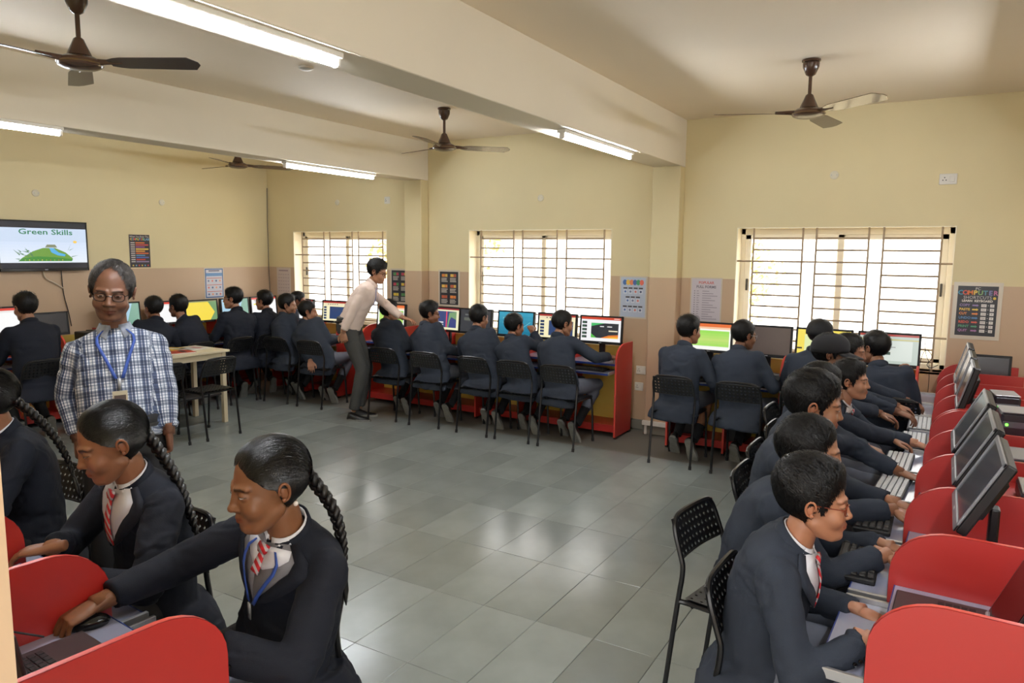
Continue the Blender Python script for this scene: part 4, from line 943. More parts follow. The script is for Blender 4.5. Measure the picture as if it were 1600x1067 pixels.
# ---- hands: palm, four fingers, thumb -> one surface with the forearm stub
def hand_mb(side, s=1.0, curl=.5, spread=.08, thumb=.5):
    """local: +x fingers, +y thumb side, +z back of hand; wrist at origin"""
    m = MB()
    sec = [(-.045, .021, .018), (-.02, .025, .019), (.0, .027, .0175), (.03, .036, .0165), (.06, .041, .0145), (.084, .040, .012)]
    m.rings([[Vector((x, a * math.cos(q), b * math.sin(q))) * s for q in [2 * math.pi * k / 14 for k in range(14)]] for x, a, b in sec])
    for i, (y, L, r) in enumerate([(.030, .068, .0084), (.0105, .076, .0087), (-.0095, .070, .0084), (-.0285, .055, .0074)]):
        cu = curl * (1 + .12 * i) if not isinstance(curl, (list, tuple)) else curl[i]; a = -.05; pt = Vector((.072, y * .95, .0)); yaw = (1.5 - i) * spread; pts = [pt]; rs = [r * 1.08]
        for k, (fr, da) in enumerate(((.30, .25), (.45, .75), (.3, 1.0), (.25, .6))):
            a += cu * da; pt = pt + Vector((math.cos(a) * math.cos(yaw), math.sin(yaw) * math.cos(a), -math.sin(a))) * L * fr * (1.0 if k else .6); pts.append(pt); rs.append(r * (1.0 - .07 * k))
        pts.append(pt + (pts[-1] - pts[-2]).normalized() * r * .55); rs.append(r * .45)
        m.tube([p * s for p in pts], [q * s for q in rs], 10)
    b = Vector((.016, .022, -.006)); t1 = b + Vector((.030, .024 + .012 * (1 - thumb), -.012 * thumb)); t2 = t1 + Vector((.026, .010 - .014 * thumb, -.008 * thumb)); t3 = t2 + Vector((.021, .002 - .010 * thumb, -.006))
    m.tube([p * s for p in (b, (b + t1) / 2, t1, t2, t3, t3 + (t3 - t2).normalized() * .005)], [q * s for q in (.0135, .0132, .0112, .0098, .0078, .0035)], 10)
    if side < 0:
        m.v = [(x, -y, z) for x, y, z in m.v]; m.f = [q[::-1] for q in m.f]
    return m
def frame(x, z):
    x = nrm(x); y = nrm(np.cross(z, x)); z = np.cross(x, y); return np.stack([x, y, z], 1)
def ik(a, b, l1, l2, pole):
    d = b - a; L = min(np.linalg.norm(d), (l1 + l2) * .998); t = nrm(d); b = a + t * L
    x = (l1 * l1 - l2 * l2 + L * L) / (2 * L); h = math.sqrt(max(l1 * l1 - x * x, 1e-6)); pl = pole - t * (pole @ t); return a + t * x + nrm(pl) * h, b
def colour_obj(name, v, f, cols, m, parent, smooth=180):
    me = bpy.data.meshes.new(name); me.from_pydata([tuple(p) for p in v], [], f); me.update()
    ca = me.color_attributes.new('Col', 'FLOAT_COLOR', 'POINT'); ca.data.foreach_set('color', np.concatenate([cols, np.ones((len(cols), 1))], 1).ravel())
    return obj(name, me, m, parent, smooth=smooth)
def plain_obj(name, v, f, m, parent, smooth=180):
    me = bpy.data.meshes.new(name); me.from_pydata([tuple(p) for p in v], [], f); me.update(); return obj(name, me, m, parent, smooth=smooth)

def skin_mat():
    m = bpy.data.materials.new('skin'); m.use_nodes = True; nt = m.node_tree; b = nt.nodes['Principled BSDF']
    a = N(nt, 'ShaderNodeVertexColor'); a.layer_name = 'Col'; tc = N(nt, 'ShaderNodeTexCoord'); n = N(nt, 'ShaderNodeTexNoise'); n.inputs['Scale'].default_value = 28; nt.links.new(tc.outputs['Object'], n.inputs['Vector'])
    mr = N(nt, 'ShaderNodeMapRange'); mr.inputs['To Min'].default_value = .86; mr.inputs['To Max'].default_value = 1.12; nt.links.new(n.outputs['Fac'], mr.inputs['Value'])
    sc = N(nt, 'ShaderNodeVectorMath', operation='SCALE'); nt.links.new(a.outputs['Color'], sc.inputs[0]); nt.links.new(mr.outputs['Result'], sc.inputs['Scale']); nt.links.new(sc.outputs['Vector'], b.inputs['Base Color'])
    b.inputs['Roughness'].default_value = .46; b.inputs['Subsurface Weight'].default_value = .12; b.inputs['Subsurface Scale'].default_value = .008; b.inputs['Subsurface Radius'].default_value = (1, .35, .2); return m
SKIN = skin_mat()
HAIR = mat('black_hair', (14, 12, 12), .33, var=.3, vscale=30, bump=.25, bscale=200, bstretch=(3, .6, .6), spec=.55)
HAIRB = mat('short_black_hair', (15, 13, 13), .5, var=.3, vscale=30, bump=.4, bscale=220, spec=.35)
HAIRG = mat('greying_hair', (62, 58, 56), .5, var=.5, vscale=60, bump=.6, bscale=200)
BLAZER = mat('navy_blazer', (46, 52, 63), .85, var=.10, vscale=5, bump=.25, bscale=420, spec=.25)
BLAZER_SHADE = mat('navy_blazer_shaded', (24, 28, 39), .82, var=.10, vscale=5, bump=.25, bscale=420, spec=.3)  # darker copy of the navy blazer, shade put into its colour
SHIRTW = mat('white_shirt', (222, 222, 228), .7, bump=.15, bscale=300)
VEST = mat('grey_vest', (126, 124, 128), .85, bump=.3, bscale=300)
TROUS = mat('grey_trousers', (92, 96, 108), .8, var=.1, vscale=6, bump=.2, bscale=380)
TROUSD = mat('charcoal_trousers', (66, 66, 64), .8, var=.12, vscale=6, bump=.2, bscale=380)
TROUSB = mat('dark_trousers', (38, 38, 40), .8, bump=.2, bscale=380)
SHOE = mat('black_shoe', (20, 20, 22), .35); SOLE = mat('grey_sole', (134, 134, 128), .75, var=.12, vscale=30, bump=.4, bscale=90)
SOCK = mat('black_sock', (20, 21, 26), .9, bump=.4, bscale=200)
EYEW = mat('eye_white', (206, 200, 192), .2); EYEI = mat('dark_iris', (24, 14, 10), .12)
LENS = glass_mat('spectacle_lens', (.96, .97, .98), .09)
CAPM = mat('black_cap_cloth', (28, 28, 32), .85, bump=.2, bscale=300)
def tie_mat():
    m = mat('striped_tie', (196, 40, 48), .55); nt = m.node_tree; b = nt.nodes['Principled BSDF']; tc = N(nt, 'ShaderNodeTexCoord'); w = N(nt, 'ShaderNodeTexWave'); w.inputs['Scale'].default_value = 17; w.bands_direction = 'DIAGONAL'
    r = N(nt, 'ShaderNodeValToRGB'); r.color_ramp.interpolation = 'CONSTANT'; r.color_ramp.elements[0].color = lin((200, 36, 46)) + (1,); r.color_ramp.elements[1].position = .6; r.color_ramp.elements[1].color = lin((190, 182, 184)) + (1,)
    nt.links.new(tc.outputs['Object'], w.inputs['Vector']); nt.links.new(w.outputs['Fac'], r.inputs['Fac']); nt.links.new(r.outputs['Color'], b.inputs['Base Color']); return m
TIE = tie_mat()
def plaid_mat():
    m = mat('checked_shirt', (200, 200, 210), .75, bump=.12, bscale=300); nt = m.node_tree; b = nt.nodes['Principled BSDF']; at = N(nt, 'ShaderNodeAttribute'); at.attribute_name = 'weave'; sx = N(nt, 'ShaderNodeSeparateXYZ'); nt.links.new(at.outputs['Vector'], sx.inputs[0])
    def chain(out, per):
        fr = N(nt, 'ShaderNodeMath', operation='MULTIPLY'); nt.links.new(out, fr.inputs[0]); fr.inputs[1].default_value = 1 / per
        f2 = N(nt, 'ShaderNodeMath', operation='FRACT'); nt.links.new(fr.outputs[0], f2.inputs[0]); r = N(nt, 'ShaderNodeValToRGB'); r.color_ramp.interpolation = 'CONSTANT'; el = r.color_ramp.elements
        st = [(0, (236, 238, 242)), (.16, (112, 128, 152)), (.24, (236, 238, 242)), (.34, (84, 98, 128)), (.52, (226, 228, 230)), (.56, (84, 98, 128)), (.74, (150, 160, 176)), (.80, (236, 238, 242)), (.9, (160, 170, 186))]
        el[0].position = 0; el[0].color = lin(st[0][1]) + (1,); el[1].position = st[1][0]; el[1].color = lin(st[1][1]) + (1,)
        for p, c in st[2:]: e = el.new(p); e.color = lin(c) + (1,)
        nt.links.new(f2.outputs[0], r.inputs['Fac']); return r.outputs['Color']
    a = chain(sx.outputs['X'], .056); c = chain(sx.outputs['Y'], .056)
    mx = N(nt, 'ShaderNodeMix', data_type='RGBA', blend_type='MULTIPLY'); mx.inputs['Factor'].default_value = .78; nt.links.new(a, mx.inputs['A']); nt.links.new(c, mx.inputs['B']); nt.links.new(mx.outputs['Result'], b.inputs['Base Color']); return m
PLAID = plaid_mat()
PEACH = mat('pale_peach_shirt', (226, 204, 190), .75, bump=.15, bscale=300)

def person(label, base, hip, head, face, look=(0, 0, 0), hands=((None, None), (None, None)), s=1.0, skin=(150, 104, 78), P=None, hi=0, top='blazer', legs='trousers', stand=False, feet=None, foot_mode='tuck', glasses=False, front=False, knee=None, hs=1.0, curl=.55, thumb=.4, hand_dirs=(None, None), palm=(None, None), shoulder_roll=0.0, pole=((.55, -.35, -.75), (.55, -.35, -.75)), twist=0.0, cap=None, braid=None, group='school boys in navy blazers', lapel=True, mat_top=None, hand_vox=None, width=1.0, cuff=None, skirt=True, vest=False, lanyard=None, belly=0.0, badge=False, arm=1.0, neck=.130):
    """base: floor point; hip, head (centre), hands: world points; face: heading of the chest (0 = +Y, 90 = +X); look: heading/pitch/roll of the head relative to the chest"""
    P = dict(P or {}); B = V(*base, 0) if len(base) == 2 else V(*base); root = thing('person', label, 'person', tuple(B), 0, group)
    fa = R(face); f = V(math.sin(fa), math.cos(fa), 0); r = V(math.cos(fa), -math.sin(fa), 0); up = V(0, 0, 1)
    H = V(*head) - B; Pv = V(*hip) - B; seed = P.get('seed', 1)
    # head frame
    hh = R(face + look[0]); Mh = Matrix.Rotation(-hh, 3, 'Z') @ Matrix.Rotation(R(-look[1]), 3, 'X') @ Matrix.Rotation(R(look[2]), 3, 'Y'); Rh = np.array(Mh)
    hf = Rh[:, 1]
    Nk = H - up * neck * s * hs - hf * .042 * hs - (Rh[:, 2] - up) * .05                 # neck base
    ax = nrm(Nk - Pv); Lt = np.linalg.norm(Nk - Pv)
    mid = (Pv + Nk) / 2 - nrm(np.cross(r, ax) * 1.0) * 0 - (np.cross(ax, r) * -1) * 0
    fr0 = np.cross(ax, r) * -1.0; fr0 = fr0 if fr0 @ f > 0 else -fr0
    mid = mid - fr0 * (.035 if not stand else .012) * s
    tw = R(twist)
    def spine(t):
        c = Pv * (1 - t) ** 2 + 2 * t * (1 - t) * (2 * mid - (Pv + Nk) / 2) + Nk * t * t; T = nrm(-2 * (1 - t) * Pv + (2 - 4 * t) * (2 * mid - (Pv + Nk) / 2) + 2 * t * Nk)
        a = tw * t; rr = r * math.cos(a) - np.cross(r, T) * math.sin(a) * 1.0; rr = nrm(rr - T * (rr @ T)); ff = np.cross(T, rr)
        if shoulder_roll: rr = nrm(rr + T * math.tan(R(shoulder_roll)) * sstep(.4, 1, np.array(t)))
        return c, T, rr, ff
    bulk = {'blazer': .0, 'shirt': -.006}[top]; wd = width * s
    prof = [(0.0, .182, .134), (.22, .172, .124 + belly), (.45, .172, .124 + belly * .7), (.66, .182, .124), (.79, .194, .114), (.875, .196, .094), (.93, .160, .078), (.965, .105, .068), (1.0, .066, .062), (1.04, .060, .056)]
    tt = [q[0] for q in prof]
    def ringat(t): return (np.interp(t, tt, [q[1] for q in prof]) + bulk) * wd, (np.interp(t, tt, [q[2] for q in prof]) + bulk) * s
    def S(t, th, off=0.0):
        c, T, rr, ff = spine(t); a, b = ringat(t); return c + rr * (a + off) * math.sin(th) + ff * (b + off) * math.cos(th)
    def ring(t, n=24, off=0): return [Vector(S(t, 2 * math.pi * k / n, off)) for k in range(n)]
    def sup(c, a, b, n=24): return [Vector(c + r * a * math.sin(2 * math.pi * k / n) + f * b * math.cos(2 * math.pi * k / n)) for k in range(n)]
    # shoulders, arms
    cS, TS, rS, fS = spine(.835); la = .265 * s * arm; lf = .235 * s * arm; hd = .085 * s
    arms = []
    for k, sd in enumerate((-1, 1)):
        sh = cS + rS * sd * (ringat(.835)[0] - .034 * s) - TS * .004
        tgt = hands[k][0] if hands[k] is not None and hands[k][0] is not None else None
        w = (V(*tgt) - B) if tgt is not None else sh + f * .30 * s + V(0, 0, -.28 * s) + r * sd * .01
        pl = pole[k]; pv = r * sd * pl[0] + f * pl[1] + up * pl[2]
        el, w = ik(sh, w, la, lf, pv)
        dr = V(*hand_dirs[k]) if hand_dirs[k] is not None else nrm(nrm(w - el) * .8 + f * .5 + V(0, 0, -.1)); pn = V(*palm[k]) if palm[k] is not None else V(0, 0, 1)
        arms.append((sd, sh, el, w, nrm(dr), pn))
    # legs
    legp = []
    for k, sd in enumerate((-1, 1)):
        hj = Pv + r * sd * .085 * s + (V(0, 0, -.01) if not stand else V(0, 0, -.02))
        if stand:
            an = V(*feet[k], .085) - B if len(feet[k]) == 2 else V(*feet[k]) - B
            kn, an = ik(hj, an, .445 * s, .435 * s, f + r * sd * .05); pitch = 0
        else:
            kd = (knee or (.41, .10)); kn = hj + f * kd[0] * s + r * sd * (kd[1] - .085) + V(0, 0, -.01)
            kn[2] = min(kn[2], .515)
            if foot_mode == 'tuck': an = V(kn[0], kn[1], .16) - f * (.27 + .04 * sd) * s; pitch = 62 + 6 * sd
            elif foot_mode == 'flat': an = V(kn[0], kn[1], .085) - f * .02; pitch = 0
            else: an = V(kn[0], kn[1], .09) + f * .08; pitch = -6
            L = np.linalg.norm(an - kn)
        legp.append((sd, hj, kn, an, pitch))
    # --- clothes: torso
    n = 24; tb = MB(); rings = []
    if top == 'blazer':
        if not stand and skirt:
            rings += [sup(Pv + V(0, 0, -.165) - f * .120 * s, .232 * wd, .085 * s), sup(Pv + V(0, 0, -.10) - f * .095 * s, .222 * wd, .10 * s), sup(Pv + V(0, 0, -.035) - f * .035 * s, .204 * wd, .130 * s)]
        rings += [ring(t) for t in (0, .12, .25, .4, .55, .68, .79, .84, .88, .92, .955, .98, 1.0)]
    else: rings += [ring(t) for t in (-.06 if stand else 0, .1, .22, .38, .55, .68, .79, .84, .88, .92, .955, .98, 1.0, 1.02)]
    tb.rings(rings)
    thick = 1.12 if top == 'blazer' else 1.0
    for sd, sh, el, w, dr, pn in arms:
        wr = w - nrm(w - el) * (cuff if cuff is not None else .012)
        q = [sh - (el - sh) * .05, sh, sh * .6 + el * .4, el - (el - sh) * .12, el + (wr - el) * .1, el * .5 + wr * .5, wr]
        rr_ = [.052, .057, .054, .050, .048, .045, .042] if top == 'blazer' else [.036, .045, .050, .050, .049, .046, .040]
        tb.tube([Vector(p) for p in q], [x * s * thick for x in rr_], 14); tb.ball(Vector(sh), (.058 if top == 'blazer' else .047) * s * thick, n=12); tb.ball(Vector(el), .047 * s * thick, n=12)
    vox = .0085 if hi == 2 else .011 if hi == 1 else .015
    v, fc, e = fuse(tb, vox, 5 if hi else 3); v = folds(v, fc, .0075 if hi else .006, 8, seed, (1, 1, 1.6)); 
    if hi: v = creases(v, fc, .0065, 10, seed + 5, (.8, .8, 1.7)); v = folds(v, fc, .0018, 21, seed + 15)
    else: v = creases(v, fc, .006, 8, seed + 5, (.8, .8, 1.5))
    tmat = mat_top or BLAZER
    me = bpy.data.meshes.new('jacket'); me.from_pydata([tuple(p) for p in v], [], fc); me.update()
    if tmat is PLAID:
        segs = [(Pv, Nk, r)] + [(a, b, None) for sd, sh, el, w, dr, pn in arms for a, b in ((sh, el), (el, w))]
        best = np.full(len(v), 9.); uv = np.zeros((len(v), 3))
        for i, (a, b, ref) in enumerate(segs):
            ab = b - a; t = np.clip((v - a) @ ab / (ab @ ab), 0, 1); dd = np.linalg.norm(v - a - t[:, None] * ab, axis=1) - (.115 if i == 0 else .045); T = nrm(ab); x = nrm(r - T * (r @ T)); y = np.cross(T, x); rel = v - a; ang = np.arctan2(rel @ y, rel @ x); sel = dd < best
            best = np.where(sel, dd, best); u_ = np.stack([(rel @ x) if i == 0 else ang * .05, rel @ T, np.zeros(len(v))], 1)
            uv = np.where(sel[:, None], u_ + 5, uv)
        at = me.attributes.new('weave', 'FLOAT_VECTOR', 'POINT'); at.data.foreach_set('vector', uv.ravel())
    obj('blazer' if top == 'blazer' else 'shirt', me, tmat, root, smooth=180)
    # collar and front
    def strip(pairs, name, m, par=root, thk=.004, smooth=60):
        b = MB(); vs = []
        for a, c in pairs: vs += [Vector(a), Vector(c)]
        k = len(pairs); b.add(vs, [(2 * i, 2 * i + 1, 2 * i + 3, 2 * i + 2) for i in range(k - 1)]); o = obj(name, b, m, par, smooth=smooth)
        md = o.modifiers.new('thickness', 'SOLIDIFY'); md.thickness = thk; md.offset = 0; return o
    cN, TN, rN, fN = spine(.985)
    def nring(th, rad, hgt, fw=0): return cN + rN * rad * math.sin(th) + fN * (rad * .95 * math.cos(th) + fw) + TN * hgt
    if top == 'blazer':
        strip([(nring(th, .070 * s, -.022 * s - .02 * (1 + math.cos(th)) * .5), nring(th, .0655 * s, .034 * s * (.55 - .45 * math.cos(th)))) for th in [R(22 + i * 316 / 24) for i in range(25)]], 'collar', tmat, thk=.006)
        strip([(nring(th, .061 * s, -.012 * s), nring(th, .0580 * s, (.034 - .020 * (1 + math.cos(th)) * .5) * s)) for th in [R(7 + i * 346 / 24) for i in range(25)]], 'shirt_collar', SHIRTW, thk=.004)
    else:
        strip([(nring(th, .066 * s, -.004 * s), nring(th, .0605 * s, (.034 - .016 * (1 + math.cos(th)) * .5) * s)) for th in [R(14 + i * 332 / 24) for i in range(25)]], 'collar', tmat if tmat is not PLAID else mat('checked_collar', (156, 164, 178), .75, var=.2, vscale=50), thk=.005)
        for sd in (-1, 1): strip([(nring(sd * R(16), .0615 * s, .016 * s), nring(sd * R(26), .080 * s, -.045 * s, .022)), (nring(sd * R(40), .0615 * s, .020 * s), nring(sd * R(52), .084 * s, -.022 * s, .012)), (nring(sd * R(70), .0615 * s, .026 * s), nring(sd * R(78), .078 * s, -.006 * s, .004)), (nring(sd * R(110), .0615 * s, .032 * s), nring(sd * R(110), .074 * s, .002 * s)), (nring(sd * R(179), .0615 * s, .034 * s), nring(sd * R(179), .072 * s, .004 * s))], 'collar_point', tmat if tmat is not PLAID else MATS['checked_collar'], thk=.005)
    if top == 'blazer' and front:
        for sd in (-1, 1): strip([(nring(sd * R(9), .0605 * s, .010 * s), nring(sd * R(20), .080 * s, -.042 * s, .020)), (nring(sd * R(32), .0605 * s, .013 * s), nring(sd * R(44), .080 * s, -.028 * s, .010)), (nring(sd * R(58), .0605 * s, .017 * s), nring(sd * R(66), .074 * s, -.012 * s, .004))], 'collar_point', SHIRTW, thk=.004)
        ts = np.linspace(.995, .50, 10); va = lambda t: np.interp(t, [.50, .86, .995], [.03, .50, 1.0])
        strip([(S(t, -va(t), .006), S(t, va(t) * 0, .008)) for t in ts], 'vest' if vest else 'shirt_front', VEST if vest else SHIRTW); strip([(S(t, 0, .008), S(t, va(t), .006)) for t in ts], 'vest' if vest else 'shirt_front', VEST if vest else SHIRTW)
        if vest: 
            for sd in (-1, 1): strip([(S(t, 0, .010), S(t, sd * va(t) * np.interp(t, [.84, .975], [.25, 1]), .009)) for t in np.linspace(.975, .84, 5)], 'shirt_front', SHIRTW)
        for sd in (-1, 1):
            strip([(S(t, sd * va(t), .010), S(t, sd * (va(t) + np.interp(t, [.5, .62, .86, .995], [.02, .20, .36, .30])), .013)) for t in ts], 'lapel', tmat, thk=.005)
        kn = [(S(.992, -.22, .014), S(.992, .22, .014)), (S(.968, -.17, .020), S(.968, .17, .020)), (S(.935, -.08, .016), S(.935, .08, .016))]; strip(kn, 'tie_knot', TIE, thk=.010)
        strip([(S(t, -np.interp(t, [.56, .92], [.13, .06]), .014), S(t, np.interp(t, [.56, .92], [.13, .06]), .014)) for t in np.linspace(.938, .80 if vest else .54, 7)], 'tie', TIE, thk=.004)
    if lanyard:
        for sd in (-1, 1): strip([(S(t, sd * (np.interp(t, [.50, .98], [.03, .40])), .016), S(t, sd * (np.interp(t, [.50, .98], [.05, .40]) + .055), .016)) for t in np.linspace(.975, .50, 9)], 'lanyard', mat('blue_lanyard', (52, 84, 168), .6), thk=.002)
        c = S(.50, 0, .02); strip([(c - rN * .007, c + rN * .007), (c - rN * .006 - up * .05, c + rN * .006 - up * .05)], 'lanyard_clip', SILVER, thk=.004)
        if badge:
            cb = c + fN * .012 - up * .095; Mb = Matrix([list(rN), list(np.cross(up, rN)), [0, 0, 1]]).transposed()
            bb_ = MB(); bb_.box(Vector(cb), (.056, .004, .085), M=Mb, ch=.001); bb_.box(Vector(cb + fN * .0 ) + Mb @ Vector((0, .0028, .008)), (.044, .001, .034), 1, M=Mb, ch=0); bb_.box(Vector(cb) + Mb @ Vector((0, .0028, -.025)), (.044, .001, .012), 2, M=Mb, ch=0)
            obj('badge', bb_, [mat('badge_card', (206, 196, 170), .4), mat('badge_photo', (96, 84, 78), .4), mat('badge_red', (196, 70, 56), .4)], root)
    if top == 'blazer' and hi == 2:
        for sd, sh, el, w, dr, pn in arms:
            ax2 = nrm(w - el); o2 = nrm(np.cross(ax2, up)) * sd * -1; o2 = o2 if o2 @ r * sd > 0 else -o2; bt2 = MB()
            for q in range(3): bt2.ball(Vector(w - ax2 * (.045 + .017 * q) + o2 * .047 * s - up * .008), .0065, n=8)
            bo2 = obj('cuff_button', bt2, BLACKG, root); bo2['kind'] = 'stuff'
    # --- trousers / legs
    if legs:
        lb = MB(); endf = {'trousers': .93 if stand else .62, 'shorts': .02, 'full': .93}[legs]
        lb.ball(Vector(Pv + V(0, 0, -.01 if not stand else .0)), (.150 * wd, .118 * s, .105 * s), n=16, M=Matrix.Rotation(-fa, 3, 'Z'))
        if stand: lb.rings([sup(Pv + V(0, 0, z), a * wd, b * s) for z, a, b in ((.10, .158, .118), (.03, .165, .122), (-.08, .168, .12))])
        for sd, hj, kn, an, pt in legp:
            pts = [hj, hj * .6 + kn * .4, kn]; rs = [.088, .080, .060 if not stand else .064]
            ee = kn + (an - kn) * endf
            if endf > .05: pts += [kn + (ee - kn) * .25, kn + (ee - kn) * .6, ee]; rs += [.058 if not stand else .064, .056, .052 if not stand else .056]
            lb.tube([Vector(q) for q in pts], [x * s for x in rs], 14); lb.ball(Vector(hj), .086 * s, n=12); lb.ball(Vector(kn), .059 * s, n=10)
        v, fc, e = fuse(lb, .013 if hi or stand else .017, 3); v = folds(v, fc, .0045, 10, seed + 9, (1.3, 1.3, .8))
        plain_obj('trousers' if legs != 'shorts' else 'shorts', v, fc, {'B': TROUSB, 'D': TROUSD, 'G': TROUS}[P.get('tr', 'G')], root)
        if stand:
            bl = MB(); bl.rings([sup(Pv + V(0, 0, z), .166 * wd, .124 * s) for z in (.03, .06)], cap=False); o = obj('belt', bl, SHOE, root); md = o.modifiers.new('t', 'SOLIDIFY'); md.thickness = .006
        for sd, hj, kn, an, pt in legp:
            if not stand:
                so = MB(); a0 = kn + (an - kn) * (.50 if legs != 'shorts' else .66); so.tube([Vector(a0), Vector(a0 * .5 + an * .5), Vector(an)], [.046 * s, .041 * s, .036 * s], 12); obj('sock', so, SOCK, root)
            pr_ = R(pt); td = f * math.cos(pr_) - up * math.sin(pr_) + r * sd * (.12 if not stand else .18); td = nrm(td); nz = nrm(np.cross(r, td)); nz = nz if nz @ (up * math.cos(pr_) + f * math.sin(pr_)) > 0 else -nz; xx = np.cross(td, nz); F3 = np.stack([xx, td, nz], 1)
            shp = [(-.062, .026, .030, .055), (-.05, .032, .045, .085), (-.02, .034, .05, .092), (.02, .036, .04, .075), (.07, .043, .03, .055), (.12, .044, .024, .044), (.16, .034, .018, .034), (.178, .014, .010, .022)]
            sh_ = MB(); ksc = s * 1.0
            def fp(x, y, z): return Vector(an + F3 @ (V(x, y, z - .085) * ksc))
            sh_.rings([[fp(w_ * math.cos(q), y, .02 + (hh_ - .02) * max(0, math.sin(q)) ) if True else 0 for q in [2 * math.pi * j / 14 for j in range(14)]] for y, w_, _, hh_ in shp])
            sho = obj('shoe', sh_, SHOE, root, smooth=60)
            sl = MB(); ol = [(-.066, .0), (-.06, .026), (-.03, .035), (.02, .034), (.07, .044), (.12, .046), (.16, .036), (.184, .012)]; poly = ol + [(y, -x) for y, x in ol[::-1]][:-1]
            sl.add([fp(x, y, h_) for h_ in (0, .024) for y, x in poly], [tuple(range(len(poly))), tuple(range(len(poly), 2 * len(poly)))] + [(i, (i + 1) % len(poly), len(poly) + (i + 1) % len(poly), len(poly) + i) for i in range(len(poly))]); obj('sole', sl, SOLE, sho)
    # --- skin: head island + neck/arms/legs core + hands, one mesh
    p, hfc, hv, hvf, A = head_parts(P, hi); k = s * hs if s * hs > 0 else 1; k = hs * (s ** .5)
    W = lambda q: (np.asarray(q) * k) @ Rh.T + H
    sk_v = [W(p)]; sk_f = [list(hfc)]; sk_c = [head_colours(p, P, skin)]; nn = len(p)
    def addp(v, f_, col=None):
        nonlocal nn
        v = np.asarray(v); sk_v.append(v); sk_f.append([tuple(i + nn for i in q) for q in f_]); sk_c.append(np.tile(np.array(lin(skin)), (len(v), 1)) if col is None else col); nn += len(v)
    for sd in (-1, 1): eb = ear_mb(sd); addp(W((np.array(eb.v) - V(sd * .0735, -.012, 0)) * V(1, .88, .86) + V(sd * .0725, -.012, -.002)), eb.f, np.tile(np.array(lin(skin)) * np.array([1.03, .93, .9]), (len(eb.v), 1)))
    core = MB(); hb = W(V(0, -.012, -.055)); core.tube([Vector(Nk - ax * .10), Vector(Nk - ax * .02), Vector(Nk * .45 + hb * .55), Vector(hb)], [.060 * s, .053 * s, .050 * k, .052 * k], 14)
    core.tube([Vector(spine(t)[0]) for t in (.05, .3, .6, .84, .97)], [.09 * s, .085 * s, .09 * s, .075 * s, .05 * s], 14)
    for sd, sh, el, w, dr, pn in arms:
        core.tube([Vector(Nk - ax * .06), Vector(sh)], [.05 * s, .042 * s], 10); core.tube([Vector(sh), Vector(el), Vector(el * .55 + w * .45)], [.036 * s, .030 * s, .027 * s], 10)
    for sd, hj, kn, an, pt in legp:
        core.tube([Vector(Pv), Vector(hj), Vector(hj * .5 + kn * .5), Vector(kn), Vector(kn * .7 + an * .3), Vector(kn * .15 + an * .85), Vector(an)], [.07 * s, .066 * s, .058 * s, .046 * s, .046 * s, .030 * s, .027 * s], 12); core.ball(Vector(kn), .047 * s, n=10)
    v, fc, e = fuse(core, .016, 2); addp(v, fc)
    for i, (sd, sh, el, w, dr, pn) in enumerate(arms):
        hm = hand_mb(1 if sd < 0 else -1, s * .97, curl if not isinstance(curl, tuple) else curl[i], .09, thumb)
        v, fc, e = fuse(hm, hand_vox or (.0036 if hi == 2 else .0045 if hi else .006), 2, .4); Fh = frame(dr, pn); v = v @ Fh.T + w; addp(v, fc)
        fm = MB(); fm.tube([Vector(el * .6 + w * .4), Vector(w + nrm(w - el) * .012)], [.027 * s, .0250 * s], 12); addp(np.array(fm.v), fm.f)
    if hi == 2: pass
    bo = colour_obj('body', np.concatenate(sk_v), [q for g in sk_f for q in g], np.concatenate(sk_c), SKIN, root)
    # --- hair, eyes, glasses, cap, braid
    if cap is None or True:
        sv, sf = strands(P, hi, W, {2: 6500, 1: 3000, 0: 900}[hi]) if not (cap and not hi) else (np.zeros((0, 3)), [])
        hb_ = W(hv); plain_obj('hair', np.concatenate([hb_, sv]), hvf + [tuple(i + len(hb_) for i in q) for q in sf], HAIRG if P.get('grey') else HAIR if P.get('hair') == 'long' else HAIRB, root)
    if hi or P.get('eyes'):
        for sd in (-1, 1):
            ev = MB(); op = P.get('open', 1.0); c = V(sd * EYX, EYY, EYZ); g = []; rad = .01515
            for iu in range(9):
                x = (iu / 8 * 2 - 1) * .0135; hi_ = op * .0037 * (1 - (x / .0137) ** 2); lo_ = -.0026 * min(1, op + .3) * (1 - (x / .0137) ** 2); row = []
                for iv in range(7):
                    z = lo_ + (hi_ - lo_) * iv / 6; y = math.sqrt(max(rad ** 2 - x * x - z * z, 1e-8)); row.append(c + V(x, y, z))
                g.append(row)
            vs = [q for row in g for q in row]; fs = [(a * 7 + b, (a + 1) * 7 + b, (a + 1) * 7 + b + 1, a * 7 + b + 1) for a in range(8) for b in range(6)]
            ev.add(W(np.array(vs)), fs); eo = obj('eye', ev, EYEW, root, normals=False)
            gz = P.get('gaze', (0, -.15)); iv_ = MB(); nrm0 = nrm(V(gz[0], 1, gz[1] * op)); xa = nrm(np.cross(nrm0, up)); za = np.cross(xa, nrm0); pts = []
            for j in range(14):
                a = 2 * math.pi * j / 14; q = xa * math.cos(a) * .0064 + za * math.sin(a) * .0064; z = np.clip(q[2] + nrm0[2] * .015, -.0025 * min(1, op + .3), op * .0035); x = q[0] + nrm0[0] * .015; pts.append(c + V(x, math.sqrt(max(.0154 ** 2 - x * x - z * z, 1e-8)), z))
            zc_ = np.clip(nrm0[2] * .015, -.003, .004); pts.append(c + V(nrm0[0] * .015, math.sqrt(.0156 ** 2 - (nrm0[0] * .015) ** 2 - zc_ ** 2), zc_)); iv_.add(W(np.array(pts)), [(j, (j + 1) % 14, 14) for j in range(14)]); obj('iris', iv_, EYEI, eo, normals=False)
